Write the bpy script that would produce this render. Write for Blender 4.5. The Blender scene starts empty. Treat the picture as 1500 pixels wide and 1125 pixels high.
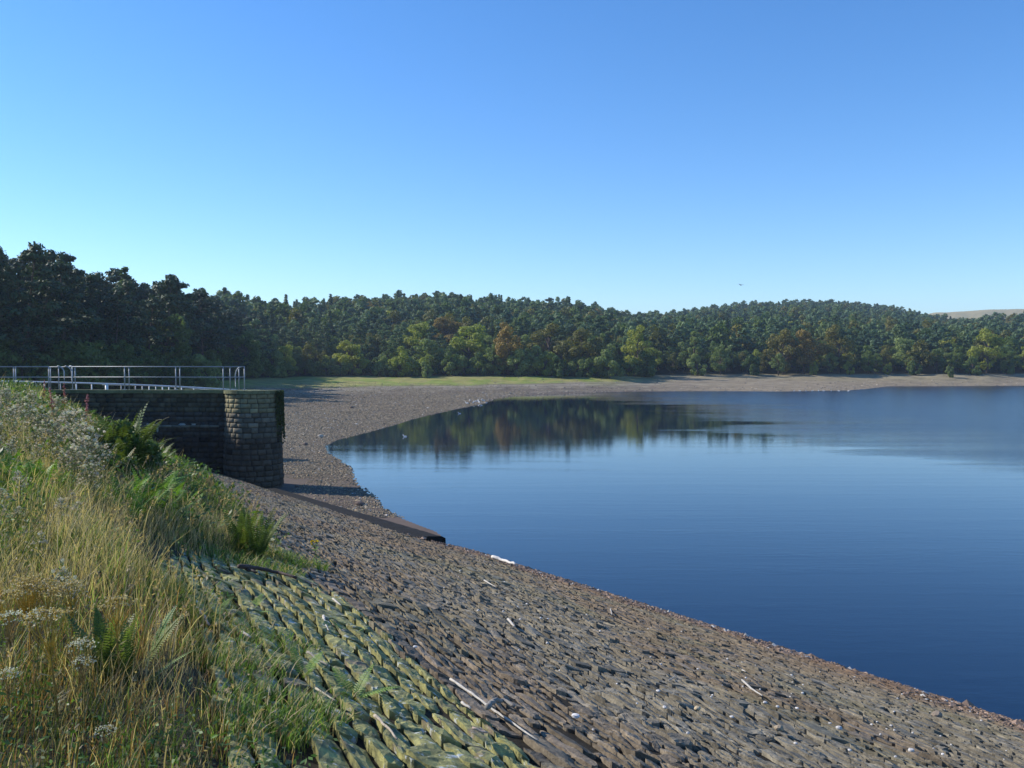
import bpy, math
import numpy as np
from math import radians, sin, cos, pi

rng = np.random.default_rng(7)
C = bpy.context.scene.collection
F = 1300.0            # focal length in photo pixels, horizon row 530, eye 6 m over the water
EYE = 6.0

# ------------------------------------------------------------------ helpers
def U(px): return (px - 750.0) / F
def V(y): return (y - 530.0) / F

def _hash(ix, iy, seed):
    h = (ix.astype(np.int64) * 374761393 + iy.astype(np.int64) * 668265263 + seed * 974634777) & 0x7fffffff
    h = ((h ^ (h >> 13)) * 1274126177) & 0x7fffffff
    return ((h ^ (h >> 16)) & 0xffff) / 65535.0

def vn(x, y, seed=0):
    x = np.asarray(x, float); y = np.asarray(y, float)
    ix = np.floor(x); iy = np.floor(y); fx = x - ix; fy = y - iy
    fx = fx * fx * (3 - 2 * fx); fy = fy * fy * (3 - 2 * fy)
    a = _hash(ix, iy, seed); b = _hash(ix + 1, iy, seed); c = _hash(ix, iy + 1, seed); d = _hash(ix + 1, iy + 1, seed)
    return (a * (1 - fx) + b * fx) * (1 - fy) + (c * (1 - fx) + d * fx) * fy

def fbm(x, y, seed=0, o=4):
    s = 0; a = .5; t = 0
    for i in range(o):
        s = s + a * vn(x * 2 ** i, y * 2 ** i, seed + i * 17); t += a; a *= .5
    return s / t

def smooth(a, b, x):
    t = np.clip((x - a) / (b - a), 0, 1); return t * t * (3 - 2 * t)

def make_mesh(name, verts, facelists, mats=None, col=None, smooth_shade=False, matidx=None):
    me = bpy.data.meshes.new(name)
    verts = np.asarray(verts, np.float32)
    facelists = [np.asarray(f, np.int32) for f in facelists if len(f)]
    me.vertices.add(len(verts)); me.vertices.foreach_set('co', verts.ravel())
    loops = np.concatenate([f.ravel() for f in facelists])
    tot = np.concatenate([np.full(len(f), f.shape[1], np.int32) for f in facelists])
    start = np.concatenate([[0], np.cumsum(tot)[:-1]]).astype(np.int32)
    me.loops.add(len(loops)); me.loops.foreach_set('vertex_index', loops)
    me.polygons.add(len(tot)); me.polygons.foreach_set('loop_start', start); me.polygons.foreach_set('loop_total', tot)
    if matidx is not None: me.polygons.foreach_set('material_index', np.asarray(matidx, np.int32))
    me.update(calc_edges=True)
    me.polygons.foreach_set('use_smooth', np.full(len(tot), smooth_shade))
    if col is not None:
        a = me.attributes.new('Col', 'FLOAT_COLOR', 'POINT')
        c4 = np.ones((len(verts), 4), np.float32); c4[:, :3] = np.asarray(col)[:, :3]
        if np.asarray(col).shape[1] == 4: c4[:, 3] = np.asarray(col)[:, 3]
        a.data.foreach_set('color', c4.ravel())
    for m in (mats or []): me.materials.append(m)
    return me

def link(name, data, parent=None, loc=None, rot=None, scale=None):
    o = bpy.data.objects.new(name, data); C.objects.link(o)
    if parent is not None: o.parent = parent
    if loc is not None: o.location = loc
    if rot is not None: o.rotation_euler = rot
    if scale is not None: o.scale = scale
    return o

def tag(o, label=None, cat=None, group=None, kind=None):
    if label: o['label'] = label
    if cat: o['category'] = cat
    if group: o['group'] = group
    if kind: o['kind'] = kind
    return o

class MB:
    """collects pieces into one mesh"""
    def __init__(s): s.v = []; s.f3 = []; s.f4 = []; s.c = []; s.n = 0
    def add(s, v, f, col=None):
        v = np.asarray(v, float); f = np.asarray(f)
        s.v.append(v)
        if len(f): (s.f4 if f.shape[1] == 4 else s.f3).append(f + s.n)
        c = np.ones((len(v), 3)) * (np.asarray(col) if col is not None else 1.0)
        s.c.append(c); s.n += len(v)
    def add2(s, v, q, t, col=None):
        v = np.asarray(v, float); s.v.append(v)
        if len(q): s.f4.append(np.asarray(q) + s.n)
        if len(t): s.f3.append(np.asarray(t) + s.n)
        s.c.append(np.ones((len(v), 3)) * (np.asarray(col) if col is not None else 1.0)); s.n += len(v)
    def mesh(s, name, mats, sm=False, usecol=True):
        fl = []
        if s.f4: fl.append(np.concatenate(s.f4))
        if s.f3: fl.append(np.concatenate(s.f3))
        return make_mesh(name, np.concatenate(s.v), fl, mats, np.concatenate(s.c) if usecol else None, sm)

def tube(pts, rad, seg=6, cap=True):
    pts = np.asarray(pts, float); n = len(pts)
    rad = np.ones(n) * rad if np.isscalar(rad) else np.asarray(rad, float)
    tan = np.gradient(pts, axis=0); tan /= np.linalg.norm(tan, axis=1)[:, None] + 1e-9
    ref = np.array([0, 0, 1.]) if abs(tan[:, 2]).mean() < .8 else np.array([1., 0, 0])
    a = np.cross(tan, ref); a /= np.linalg.norm(a, axis=1)[:, None] + 1e-9
    b = np.cross(tan, a)
    th = np.arange(seg) * 2 * pi / seg
    v = pts[:, None, :] + rad[:, None, None] * (np.cos(th)[None, :, None] * a[:, None, :] + np.sin(th)[None, :, None] * b[:, None, :])
    v = v.reshape(-1, 3); q = []
    for i in range(n - 1):
        for j in range(seg):
            k = (j + 1) % seg
            q.append((i * seg + j, i * seg + k, (i + 1) * seg + k, (i + 1) * seg + j))
    t = []
    if cap:
        v = np.vstack([v, pts[0], pts[-1]])
        for j in range(seg):
            k = (j + 1) % seg
            t.append((n * seg, k, j)); t.append((n * seg + 1, (n - 1) * seg + j, (n - 1) * seg + k))
    return v, np.array(q), np.array(t).reshape(-1, 3)

def box(c, s):
    c = np.asarray(c, float); s = np.asarray(s, float) / 2
    v = np.array([[x, y, z] for x in (-1, 1) for y in (-1, 1) for z in (-1, 1)]) * s + c
    f = np.array([(0, 1, 3, 2), (4, 6, 7, 5), (0, 4, 5, 1), (2, 3, 7, 6), (0, 2, 6, 4), (1, 5, 7, 3)])
    return v, f

# ------------------------------------------------------------------ materials
def newmat(name):
    m = bpy.data.materials.new(name); m.use_nodes = True
    nt = m.node_tree; nt.nodes.clear()
    out = nt.nodes.new('ShaderNodeOutputMaterial')
    return m, nt, out

def node(nt, t, **kw):
    n = nt.nodes.new(t)
    for k, v in kw.items():
        if k in n.inputs: n.inputs[k].default_value = v
        else: setattr(n, k, v)
    return n

def noise(nt, scale, detail=4, rough=.55, coord=None, w=None):
    n = nt.nodes.new('ShaderNodeTexNoise'); n.inputs['Scale'].default_value = scale
    n.inputs['Detail'].default_value = detail; n.inputs['Roughness'].default_value = rough
    if coord is not None: nt.links.new(coord, n.inputs['Vector'])
    return n

def ramp(nt, src, stops):
    r = nt.nodes.new('ShaderNodeValToRGB'); e = r.color_ramp.elements
    e[0].position, e[0].color = stops[0][0], (*stops[0][1], 1)
    e[1].position, e[1].color = stops[-1][0], (*stops[-1][1], 1)
    for p, c in stops[1:-1]:
        x = e.new(p); x.color = (*c, 1)
    nt.links.new(src, r.inputs['Fac']); return r

def mixc(nt, fac, a, b, blend='MIX'):
    m = nt.nodes.new('ShaderNodeMix'); m.data_type = 'RGBA'; m.blend_type = blend
    for s, v in ((m.inputs[0], fac), (m.inputs[6], a), (m.inputs[7], b)):
        if isinstance(v, (int, float)): s.default_value = v
        elif isinstance(v, tuple): s.default_value = (*v, 1)
        else: nt.links.new(v, s)
    return m.outputs[2]

def mathn(nt, op, a, b=None, clamp=False):
    m = nt.nodes.new('ShaderNodeMath'); m.operation = op; m.use_clamp = clamp
    for i, v in enumerate((a, b)):
        if v is None: continue
        if isinstance(v, (int, float)): m.inputs[i].default_value = v
        else: nt.links.new(v, m.inputs[i])
    return m.outputs[0]

def foliage(name, base, var, trans=.3, attr=False, rough=.6, hue=.02):
    m, nt, out = newmat(name)
    oi = node(nt, 'ShaderNodeObjectInfo'); geo = node(nt, 'ShaderNodeNewGeometry')
    if attr:
        at = node(nt, 'ShaderNodeAttribute', attribute_name='Col'); col = at.outputs['Color']
    else:
        col = mixc(nt, oi.outputs['Random'], tuple(base), tuple(var))
    tc = node(nt, 'ShaderNodeTexCoord')
    n = noise(nt, .9 if not attr else 6, 3, .6, tc.outputs['Object'])
    k = ramp(nt, n.outputs['Fac'], [(.3, (.68, .7, .72)), (.7, (1.3, 1.3, 1.2))])
    col = mixc(nt, 1.0, col, k.outputs['Color'], 'MULTIPLY')
    d = node(nt, 'ShaderNodeBsdfPrincipled', Roughness=rough)
    d.inputs['Specular IOR Level'].default_value = .25
    nt.links.new(col, d.inputs['Base Color'])
    if trans > 0:
        t = node(nt, 'ShaderNodeBsdfTranslucent'); 
        tcn = mixc(nt, 1.0, col, (1.25, 1.3, .6), 'MULTIPLY'); nt.links.new(tcn, t.inputs['Color'])
        mx = node(nt, 'ShaderNodeMixShader'); mx.inputs[0].default_value = trans
        nt.links.new(d.outputs[0], mx.inputs[1]); nt.links.new(t.outputs[0], mx.inputs[2]); nt.links.new(mx.outputs[0], out.inputs[0])
    else: nt.links.new(d.outputs[0], out.inputs[0])
    return m

def attrmat(name, rough=.85, bump=.4, bscale=30, vary=.35, vscale=4, spec=.25):
    m, nt, out = newmat(name)
    at = node(nt, 'ShaderNodeAttribute', attribute_name='Col'); tc = node(nt, 'ShaderNodeTexCoord')
    n = noise(nt, vscale, 6, .65, tc.outputs['Object'])
    k = ramp(nt, n.outputs['Fac'], [(.25, (1 - vary,) * 3), (.75, (1 + vary,) * 3)])
    col = mixc(nt, 1.0, at.outputs['Color'], k.outputs['Color'], 'MULTIPLY')
    d = node(nt, 'ShaderNodeBsdfPrincipled', Roughness=rough); d.inputs['Specular IOR Level'].default_value = spec
    nt.links.new(col, d.inputs['Base Color'])
    n2 = noise(nt, bscale, 5, .7, tc.outputs['Object'])
    b = node(nt, 'ShaderNodeBump', Strength=bump, Distance=.03); nt.links.new(n2.outputs['Fac'], b.inputs['Height'])
    nt.links.new(b.outputs[0], d.inputs['Normal']); nt.links.new(d.outputs[0], out.inputs[0])
    return m

def plain(name, col, rough=.6, metal=0, vary=.15, vscale=8):
    m, nt, out = newmat(name); tc = node(nt, 'ShaderNodeTexCoord')
    n = noise(nt, vscale, 5, .6, tc.outputs['Object'])
    k = ramp(nt, n.outputs['Fac'], [(.3, tuple(c * (1 - vary) for c in col)), (.7, tuple(min(1, c * (1 + vary)) for c in col))])
    d = node(nt, 'ShaderNodeBsdfPrincipled', Roughness=rough, Metallic=metal)
    nt.links.new(k.outputs[0], d.inputs['Base Color']); nt.links.new(d.outputs[0], out.inputs[0])
    return m

def stone_mat():
    """facing stones: Col rgb = stone colour, alpha = how much moss grows on it"""
    m, nt, out = newmat('facing_stone')
    at = node(nt, 'ShaderNodeAttribute', attribute_name='Col'); tc = node(nt, 'ShaderNodeTexCoord')
    o = tc.outputs['Object']
    n = noise(nt, 7, 8, .7, o)
    k = ramp(nt, n.outputs['Fac'], [(.28, (.45, .44, .43)), (.5, (1, 1, 1)), (.72, (1.6, 1.57, 1.5))])
    rock = mixc(nt, 1.0, at.outputs['Color'], k.outputs['Color'], 'MULTIPLY')
    n4 = noise(nt, 60, 4, .7, o)
    k4 = ramp(nt, n4.outputs['Fac'], [(.3, (.7, .7, .7)), (.7, (1.3, 1.3, 1.3))])
    rock = mixc(nt, 1.0, rock, k4.outputs['Color'], 'MULTIPLY')
    mn = noise(nt, 9, 6, .65, o)
    mcol = ramp(nt, mn.outputs['Fac'], [(.3, (.085, .095, .055)), (.48, (.24, .235, .10)), (.66, (.43, .41, .16))])
    ln = noise(nt, 14, 6, .7, o)
    lf = ramp(nt, ln.outputs['Fac'], [(.57, (0, 0, 0)), (.64, (1, 1, 1))])
    mcol2 = mixc(nt, lf.outputs['Color'], mcol.outputs['Color'], (.5, .53, .5))
    # moss coverage edge broken by noise
    en = noise(nt, 5, 6, .7, o)
    f = mathn(nt, 'ADD', at.outputs['Alpha'], mathn(nt, 'MULTIPLY', mathn(nt, 'SUBTRACT', en.outputs['Fac'], .5), 1.6))
    f = mathn(nt, 'MULTIPLY', mathn(nt, 'SUBTRACT', f, .4), 5, True)
    col = mixc(nt, f, rock, mcol2)
    d = node(nt, 'ShaderNodeBsdfPrincipled', Roughness=.85); d.inputs['Specular IOR Level'].default_value = .2
    nt.links.new(col, d.inputs['Base Color'])
    b1 = node(nt, 'ShaderNodeBump', Strength=.6, Distance=.03); nt.links.new(n.outputs['Fac'], b1.inputs['Height'])
    b2 = node(nt, 'ShaderNodeBump', Strength=.5, Distance=.012); nt.links.new(n4.outputs['Fac'], b2.inputs['Height'])
    nt.links.new(b1.outputs[0], b2.inputs['Normal']); nt.links.new(b2.outputs[0], d.inputs['Normal'])
    nt.links.new(d.outputs[0], out.inputs[0]); return m

M = {}
M['stone'] = stone_mat()
M['rock'] = attrmat('loose_rock', .85, .5, 25, .3, 6)
M['ground'] = attrmat('shore_earth', .95, .5, 1.2, .35, .35, .1)
M['soil'] = attrmat('bank_soil', .95, .6, 14, .4, 5, .1)
M['block'] = attrmat('masonry_block', .9, .7, 12, .35, 3, .2)
M['wood'] = attrmat('bleached_wood', .7, .4, 60, .25, 25, .3)
M['grass'] = foliage('grass_blades', 0, 0, .4, attr=True, rough=.55)
M['plant'] = foliage('herb_leaves', 0, 0, .3, attr=True, rough=.5)
M['rail'] = plain('galvanised_rail', (.30, .32, .34), .55, .2, .2, 3)
M['railwhite'] = plain('white_painted_rail', (.6, .61, .61), .5, 0, .15, 2)
M['pinedark'] = foliage('shaded_pine_needles', (.022, .05, .024), (.05, .085, .035), .15)  # shade of the left wood put into a darker needle colour
M['bark'] = plain('bark', (.09, .065, .05), .9, 0, .4, 2)
M['pine'] = foliage('pine_needles', (.05, .095, .042), (.15, .20, .07), .3)
M['pineblue'] = foliage('pine_needles_bluish', (.06, .11, .065), (.15, .215, .10), .3)
M['broad'] = foliage('broad_leaves', (.06, .105, .03), (.13, .18, .045), .35)
M['olive'] = foliage('olive_leaves', (.11, .12, .03), (.17, .15, .035), .35)
M['orange'] = foliage('orange_leaves', (.21, .155, .04), (.26, .175, .04), .3)
M['yellow'] = foliage('yellow_leaves', (.25, .29, .05), (.30, .31, .06), .4)
M['willow'] = foliage('willow_leaves', (.16, .21, .075), (.23, .28, .10), .4)
M['fluff'] = plain('seed_fluff', (.62, .58, .55), .9, 0, .15, 20)
M['bird'] = attrmat('feathers', .7, 0, 10, .05, 3)

# ------------------------------------------------------------------ shapes of the land
Dv = np.array([-.3805, .9248]); Cv = np.array([.9248, .3805]); Sv = np.array([.811, .585])
def lc(l, c): return l * Dv[0] + c * Cv[0], l * Dv[1] + c * Cv[1]
def xy2lc(x, y): return x * Dv[0] + y * Dv[1], x * Cv[0] + y * Cv[1]
def cE(l): return np.interp(l, [0, 3, 6.3, 7.6, 10.3, 16.4, 25, 33.8, 44, 60], [.25, .25, .35, .1, .6, 1.1, 1.3, 1.4, 1.1, .5])
def plane_z(x, y): return 4.92 - (x * Sv[0] + y * Sv[1]) / 3.13
def bank_z(x, y):
    l, c = xy2lc(x, y)
    ce = cE(l) + .25 * (fbm(l * .9, l * 0 + 3.3, 5) - .5)
    ex, ey = lc(l, np.minimum(ce, c))
    p = plane_z(x, y)
    xe, ye = lc(l, ce)
    pe = plane_z(xe, ye)
    rise = pe + np.maximum(ce - c, 0) / 1.75 + .16 * (fbm(x * .8, y * .8, 9) - .5) * np.clip(ce - c, 0, 1)
    cap = np.interp(y, [3, 7, 14], [4.58, 4.62, 4.66]) + .12 * (fbm(x * .5, y * .5, 2) - .5)
    b = np.where(c < ce, np.maximum(np.minimum(rise, cap), np.minimum(p, cap)), p)
    return b

def unproject(px, y, zfun=bank_z, tmax=60):
    t = np.linspace(1.5, tmax, 6000); x = U(px) * t; z = EYE - V(y) * t
    d = z - zfun(x, t); k = np.argmax(d < 0)
    if d[k] >= 0: k = len(t) - 1
    return np.array([x[k], t[k], zfun(np.array([x[k]]), np.array([t[k]]))[0]])

# shoreline of the open water (photo pixels on z = 0)
shore_px = [(1500, 565), (1400, 565.5), (1300, 566), (1272, 569.5), (1240, 572), (1148, 573.5), (1050, 573), (940, 573.5), (900, 574), (840, 576.5), (753, 580),
            (722, 585), (709, 591), (660, 601), (611, 612), (569, 625), (527, 636), (491, 645), (472, 654), (478, 664), (491, 672), (510, 684), (518, 705),
            (545, 727), (557, 745), (581, 757), (611, 769), (640, 780), (652, 790)]
W = [(U(a) * 7800 / (b - 530), 7800 / (b - 530)) for a, b in shore_px]
W = [(900, 300), (420, 262), (260, 236)] + W + [(-3.5, 27.0), (-1, 20), (0, 0), (900, 0)]
W = np.array(W)
def seg_dist(P, A, B):
    d = B - A; t = np.clip(((P - A) @ d) / (d @ d), 0, 1)
    return np.linalg.norm(P - (A + t[:, None] * d), axis=1)
def inside(P, poly):
    r = np.zeros(len(P), bool); n = len(poly); x, y = P[:, 0], P[:, 1]
    for i in range(n):
        x1, y1 = poly[i]; x2, y2 = poly[(i + 1) % n]
        if y1 == y2: continue
        cond = ((y1 > y) != (y2 > y)) & (x < (x2 - x1) * (y - y1) / (y2 - y1) + x1)
        r ^= cond
    return r
def shore_sd(x, y):
    P = np.stack([x, y], 1); d = np.full(len(P), 1e9)
    for i in range(len(W)): d = np.minimum(d, seg_dist(P, W[i], W[(i + 1) % len(W)]))
    return np.where(inside(P, W), -d, d)

K = np.array([  # px, skyline row, distance of wood edge, distance of ridge
    (-900, 300, 70, 110), (-300, 300, 75, 115), (-100, 325, 80, 120), (0, 357, 85, 130), (100, 389, 95, 150), (200, 416, 110, 180), (270, 429, 128, 215),
    (330, 444, 155, 265), (380, 447, 182, 320), (440, 445, 200, 350), (500, 441, 205, 380), (640, 434, 207, 400), (740, 440, 207, 420), (830, 447, 207, 430),
    (900, 459, 207, 450), (945, 466, 216, 500), (1000, 458, 226, 600), (1090, 447, 236, 680), (1200, 443, 240, 720), (1300, 451, 243, 720), (1370, 468, 238, 620),
    (1420, 471, 240, 520), (1500, 464, 250, 520), (1700, 450, 275, 600), (2600, 430, 300, 600)], float)
def knots(u):
    px = u * F + 750
    return [np.interp(px, K[:, 0], K[:, i]) for i in (1, 2, 3)]
TH = 10.0
def edge_wobble(u): return 1 + .035 * (fbm(u * 14 + 50, u * 0, 21) - .5) * 2
def ground_z(x, y):
    """height over the water of the shore and hills"""
    x = np.asarray(x, float); y = np.asarray(y, float)
    u = x / np.maximum(y, 1); ys, De, Dr = knots(u); De = De * edge_wobble(u)
    sd = shore_sd(x, y)
    df = np.maximum(De - y, 0)
    beach = 2.6 * np.maximum(sd, 0) / (np.maximum(sd, 0) + df + 1e-3)
    beach = beach + (.10 * (fbm(x * .12, y * .12, 31) - .5) + .05 * (fbm(x * .5, y * .5, 33) - .5)) * np.clip(sd / 4, 0, 1) * 2
    zr = (530 - ys) / F * Dr - np.interp(u * F + 750, [250, 430], [16, TH]) + EYE
    q = np.clip((y - De) / (Dr - De), 0, 3)
    g = np.where(q < 1, q ** 1.05, 1 - .12 * (q - 1))
    hill = 2.6 + (zr - 2.6) * g * (q > 0) + 1.5 * (fbm(x * .02, y * .02, 41) - .5) * np.clip(q * 4, 0, 1)
    # open moor far away on the right
    px = u * F + 750
    my = np.interp(px, [1250, 1345, 1372, 1400, 1450, 1500, 1600, 2600], [478, 464, 460, 458, 455.5, 453.5, 452, 450])
    mz = (530 - my) / F * 1600 + EYE + 3 * (fbm(u * 40, u * 0 + 1, 3) - .5)
    mm = smooth(900, 1600, y) * smooth(1250, 1300, px)
    hill = hill * (1 - mm) + mz * mm
    hill = np.where(y > 1600, hill - (y - 1600) * .03, hill)
    h = np.where(y < De, beach, hill)
    h = np.where(sd < 0, np.maximum(sd * .09, -3.0), h)
    # lowered beneath the dam
    s = x * Sv[0] + y * Sv[1]
    under = (s < 13.2) & (y < 43); h = np.where((s < 16.5) & (y < 42) & (h > .06), .06 + (h - .06) * .3, h)
    return np.where(under, np.minimum(h, -.4), h)

# ------------------------------------------------------------------ shore, hills, moor: one sheet
uu = np.concatenate([np.linspace(-4, -.85, 30)[:-1], np.linspace(-.85, .85, 430), np.linspace(.85, 4, 30)[1:]])
tt = np.concatenate([np.geomspace(18, 280, 330)[:-1], np.geomspace(280, 2800, 90)])
GU, GT = np.meshgrid(uu, tt); X = (GU * GT).ravel(); Y = GT.ravel()
Z = ground_z(X, Y); sd = shore_sd(X, Y)
ys_, De_, Dr_ = knots(GU.ravel()); De_ = De_ * edge_wobble(GU.ravel())
n1 = fbm(X * .05, Y * .05, 3); n2 = fbm(X * .3, Y * .1, 8); n3 = fbm(X * 1.2, Y * 1.2, 12)
col = np.ones((len(X), 3)) * np.array([.195, .165, .118])
tide = fbm(Z * 7 + 3 * (fbm(X * .06, Y * .06, 91) - .5), X * .004 + 5, 92, 3)
def blend(c, k, f): return c * (1 - f[:, None]) + np.array(k) * f[:, None]
col = blend(col, (.15, .12, .095), smooth(.45, .7, n2) * .8)
col = blend(col, (.29, .25, .20), smooth(.55, .8, n3) * .5); col = blend(col, (.12, .095, .075), smooth(.5, .62, tide) * .55); col = blend(col, (.30, .27, .21), (1 - smooth(.36, .46, tide)) * .5)
col = blend(col, (.12, .095, .075), (1 - smooth(0, 1.6, sd + (n3 - .5) * 2)))            # wet margin
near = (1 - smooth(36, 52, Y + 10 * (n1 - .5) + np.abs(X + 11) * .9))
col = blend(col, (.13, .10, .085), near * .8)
fd = De_ - Y                                                                             # metres to the wood
pxx = GU.ravel() * F + 750
gr = smooth(0, 1, (Z - 1.15 + (n1 - .5) * 1.1) / .4) * (1 - smooth(880, 1020, pxx)) * (Y < De_ + 5) * .95
gr2 = (1 - smooth(5, 22, fd + (n1 - .5) * 16)) * (Y < De_ + 5) * .45
gc = np.where(n2[:, None] > .5, np.array([.20, .24, .055]), np.array([.27, .26, .08]))
gf = np.maximum(gr, gr2 * (pxx > 860) * .6)[:, None]
gf = gf * (.35 + .75 * n3[:, None] + .5 * n2[:, None])
gf = np.clip(gf, 0, 1)
col = col * (1 - gf) + gc * gf
rb = smooth(900, 1100, pxx) * (Y < De_)
col = blend(col, (.29, .235, .155), rb * .6)
toe_shadow = (1 - smooth(14.9, 15.5, X * Sv[0] + Y * Sv[1] + (n3 - .5))) * (Y < 45) * (X < 2)  # toe's shadow painted into the mud as a near-black band
col = blend(col, (.012, .011, .011), toe_shadow)
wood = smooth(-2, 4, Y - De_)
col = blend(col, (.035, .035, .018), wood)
moor = smooth(880, 1000, Y) * smooth(1250, 1290, pxx)
mc = np.where(n1[:, None] > .5, np.array([.36, .29, .12]), np.array([.29, .25, .11]))
col = col * (1 - moor[:, None]) + mc * moor[:, None]
nu, nt_ = len(uu), len(tt)
idx = np.arange(nu * nt_).reshape(nt_, nu)
q = np.stack([idx[:-1, :-1], idx[:-1, 1:], idx[1:, 1:], idx[1:, :-1]], -1).reshape(-1, 4)
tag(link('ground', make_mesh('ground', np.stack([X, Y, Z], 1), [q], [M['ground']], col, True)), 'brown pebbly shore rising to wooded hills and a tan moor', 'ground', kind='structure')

# ------------------------------------------------------------------ water
def water_mat():
    m, nt, out = newmat('reservoir_water'); tc = node(nt, 'ShaderNodeTexCoord'); o = tc.outputs['Object']
    sx = node(nt, 'ShaderNodeSeparateXYZ'); nt.links.new(o, sx.inputs[0])
    mp = node(nt, 'ShaderNodeMapping'); mp.inputs['Scale'].default_value = (.018, .10, 1); nt.links.new(o, mp.inputs[0])
    big = noise(nt, 1, 4, .6, mp.outputs[0])
    # wind-ruffled water east of a wavering line, glassy west of it
    e = mathn(nt, 'ADD', sx.outputs[0], mathn(nt, 'MULTIPLY', mathn(nt, 'SUBTRACT', big.outputs['Fac'], .5), 44))
    e = mathn(nt, 'SUBTRACT', e, mathn(nt, 'MULTIPLY', mathn(nt, 'SUBTRACT', 150, sx.outputs[1]), .10))
    wind = mathn(nt, 'MULTIPLY', mathn(nt, 'SUBTRACT', e, 14), .045, True)
    mp2 = node(nt, 'ShaderNodeMapping'); mp2.inputs['Scale'].default_value = (.05, .5, 1); nt.links.new(o, mp2.inputs[0])
    strk = noise(nt, 1, 3, .6, mp2.outputs[0])
    st = ramp(nt, strk.outputs['Fac'], [(.45, (0, 0, 0)), (.7, (1, 1, 1))])
    mp3 = node(nt, 'ShaderNodeMapping'); mp3.inputs['Scale'].default_value = (1.2, 3.2, 1); nt.links.new(o, mp3.inputs[0])
    rip = noise(nt, 1, 5, .6, mp3.outputs[0])
    fade = mathn(nt, 'MULTIPLY', mathn(nt, 'SUBTRACT', 75, sx.outputs[1]), .03, True)
    amp = mathn(nt, 'ADD', .0018, mathn(nt, 'MULTIPLY', wind, .05))
    amp = mathn(nt, 'ADD', amp, mathn(nt, 'MULTIPLY', mathn(nt, 'MULTIPLY', st.outputs['Color'], fade), .0045))
    hgt = mathn(nt, 'MULTIPLY', rip.outputs['Fac'], amp)
    b = node(nt, 'ShaderNodeBump', Strength=1.0, Distance=1.0); nt.links.new(hgt, b.inputs['Height'])
    d = node(nt, 'ShaderNodeBsdfPrincipled', Roughness=.04, IOR=1.333)
    d.inputs['Base Color'].default_value = (.003, .013, .038, 1)
    r = mathn(nt, 'ADD', .02, mathn(nt, 'MULTIPLY', wind, .16)); nt.links.new(r, d.inputs['Roughness'])
    nt.links.new(b.outputs[0], d.inputs['Normal']); nt.links.new(d.outputs[0], out.inputs[0]); return m
M['water'] = water_mat()
wv = np.array([(-60, -60, 0), (1500, -60, 0), (1500, 420, 0), (-60, 420, 0)], float)
tag(link('water', make_mesh('water', wv, [np.array([[0, 1, 2, 3]])], [M['water']])), 'calm blue reservoir water reflecting the wood', 'water', kind='structure')

# ------------------------------------------------------------------ dam base and grassy bank: one sheet
ll = np.concatenate([np.linspace(-12, 1, 14)[:-1], np.linspace(1, 20, 190)[:-1], np.linspace(20, 58, 160)])
cc = np.concatenate([np.linspace(-40, -9, 14)[:-1], np.linspace(-9, 3, 140)[:-1], np.linspace(3, 32, 130)])
GL, GC = np.meshgrid(ll, cc); L_ = GL.ravel(); C_ = GC.ravel()
x, y = lc(L_, C_); z = bank_z(x, y); s = x * Sv[0] + y * Sv[1]
on_stone = C_ > cE(L_) - .1
z = z - np.where(on_stone, .038, 0) 
z = z + np.where(on_stone, .0, .06 * (fbm(x * 3, y * 3, 4) - .5))
z = np.where(C_ < -14, z - (-14 - C_) * .4, z)
# past the toe the slab ends in a vertical step
toe = (L_ > 26.0) & (s > 13.4)
z = np.where(toe, -2.0, z)
z = np.where(y > 42.6, np.minimum(z, -2.5), z)
z = np.maximum(z, -12)
n = fbm(x * 2, y * 2, 7)
col = np.where(on_stone[:, None], np.array([.035, .03, .022]), np.array([.045, .042, .022]) + n[:, None] * .03)
idx = np.arange(len(x)).reshape(len(cc), len(ll))
q = np.stack([idx[:-1, :-1], idx[1:, :-1], idx[1:, 1:], idx[:-1, 1:]], -1).reshape(-1, 4)
# drop the far part that would lie buried behind the tower
keep = (y[q] < 43.5).all(1)
tag(link('bank_terrain', make_mesh('bank_terrain', np.stack([x, y, z], 1), [q[keep][:, ::-1]], [M['soil']], col, True)), 'earth bank and bedding of the dam slope', 'bank', kind='structure')

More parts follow.
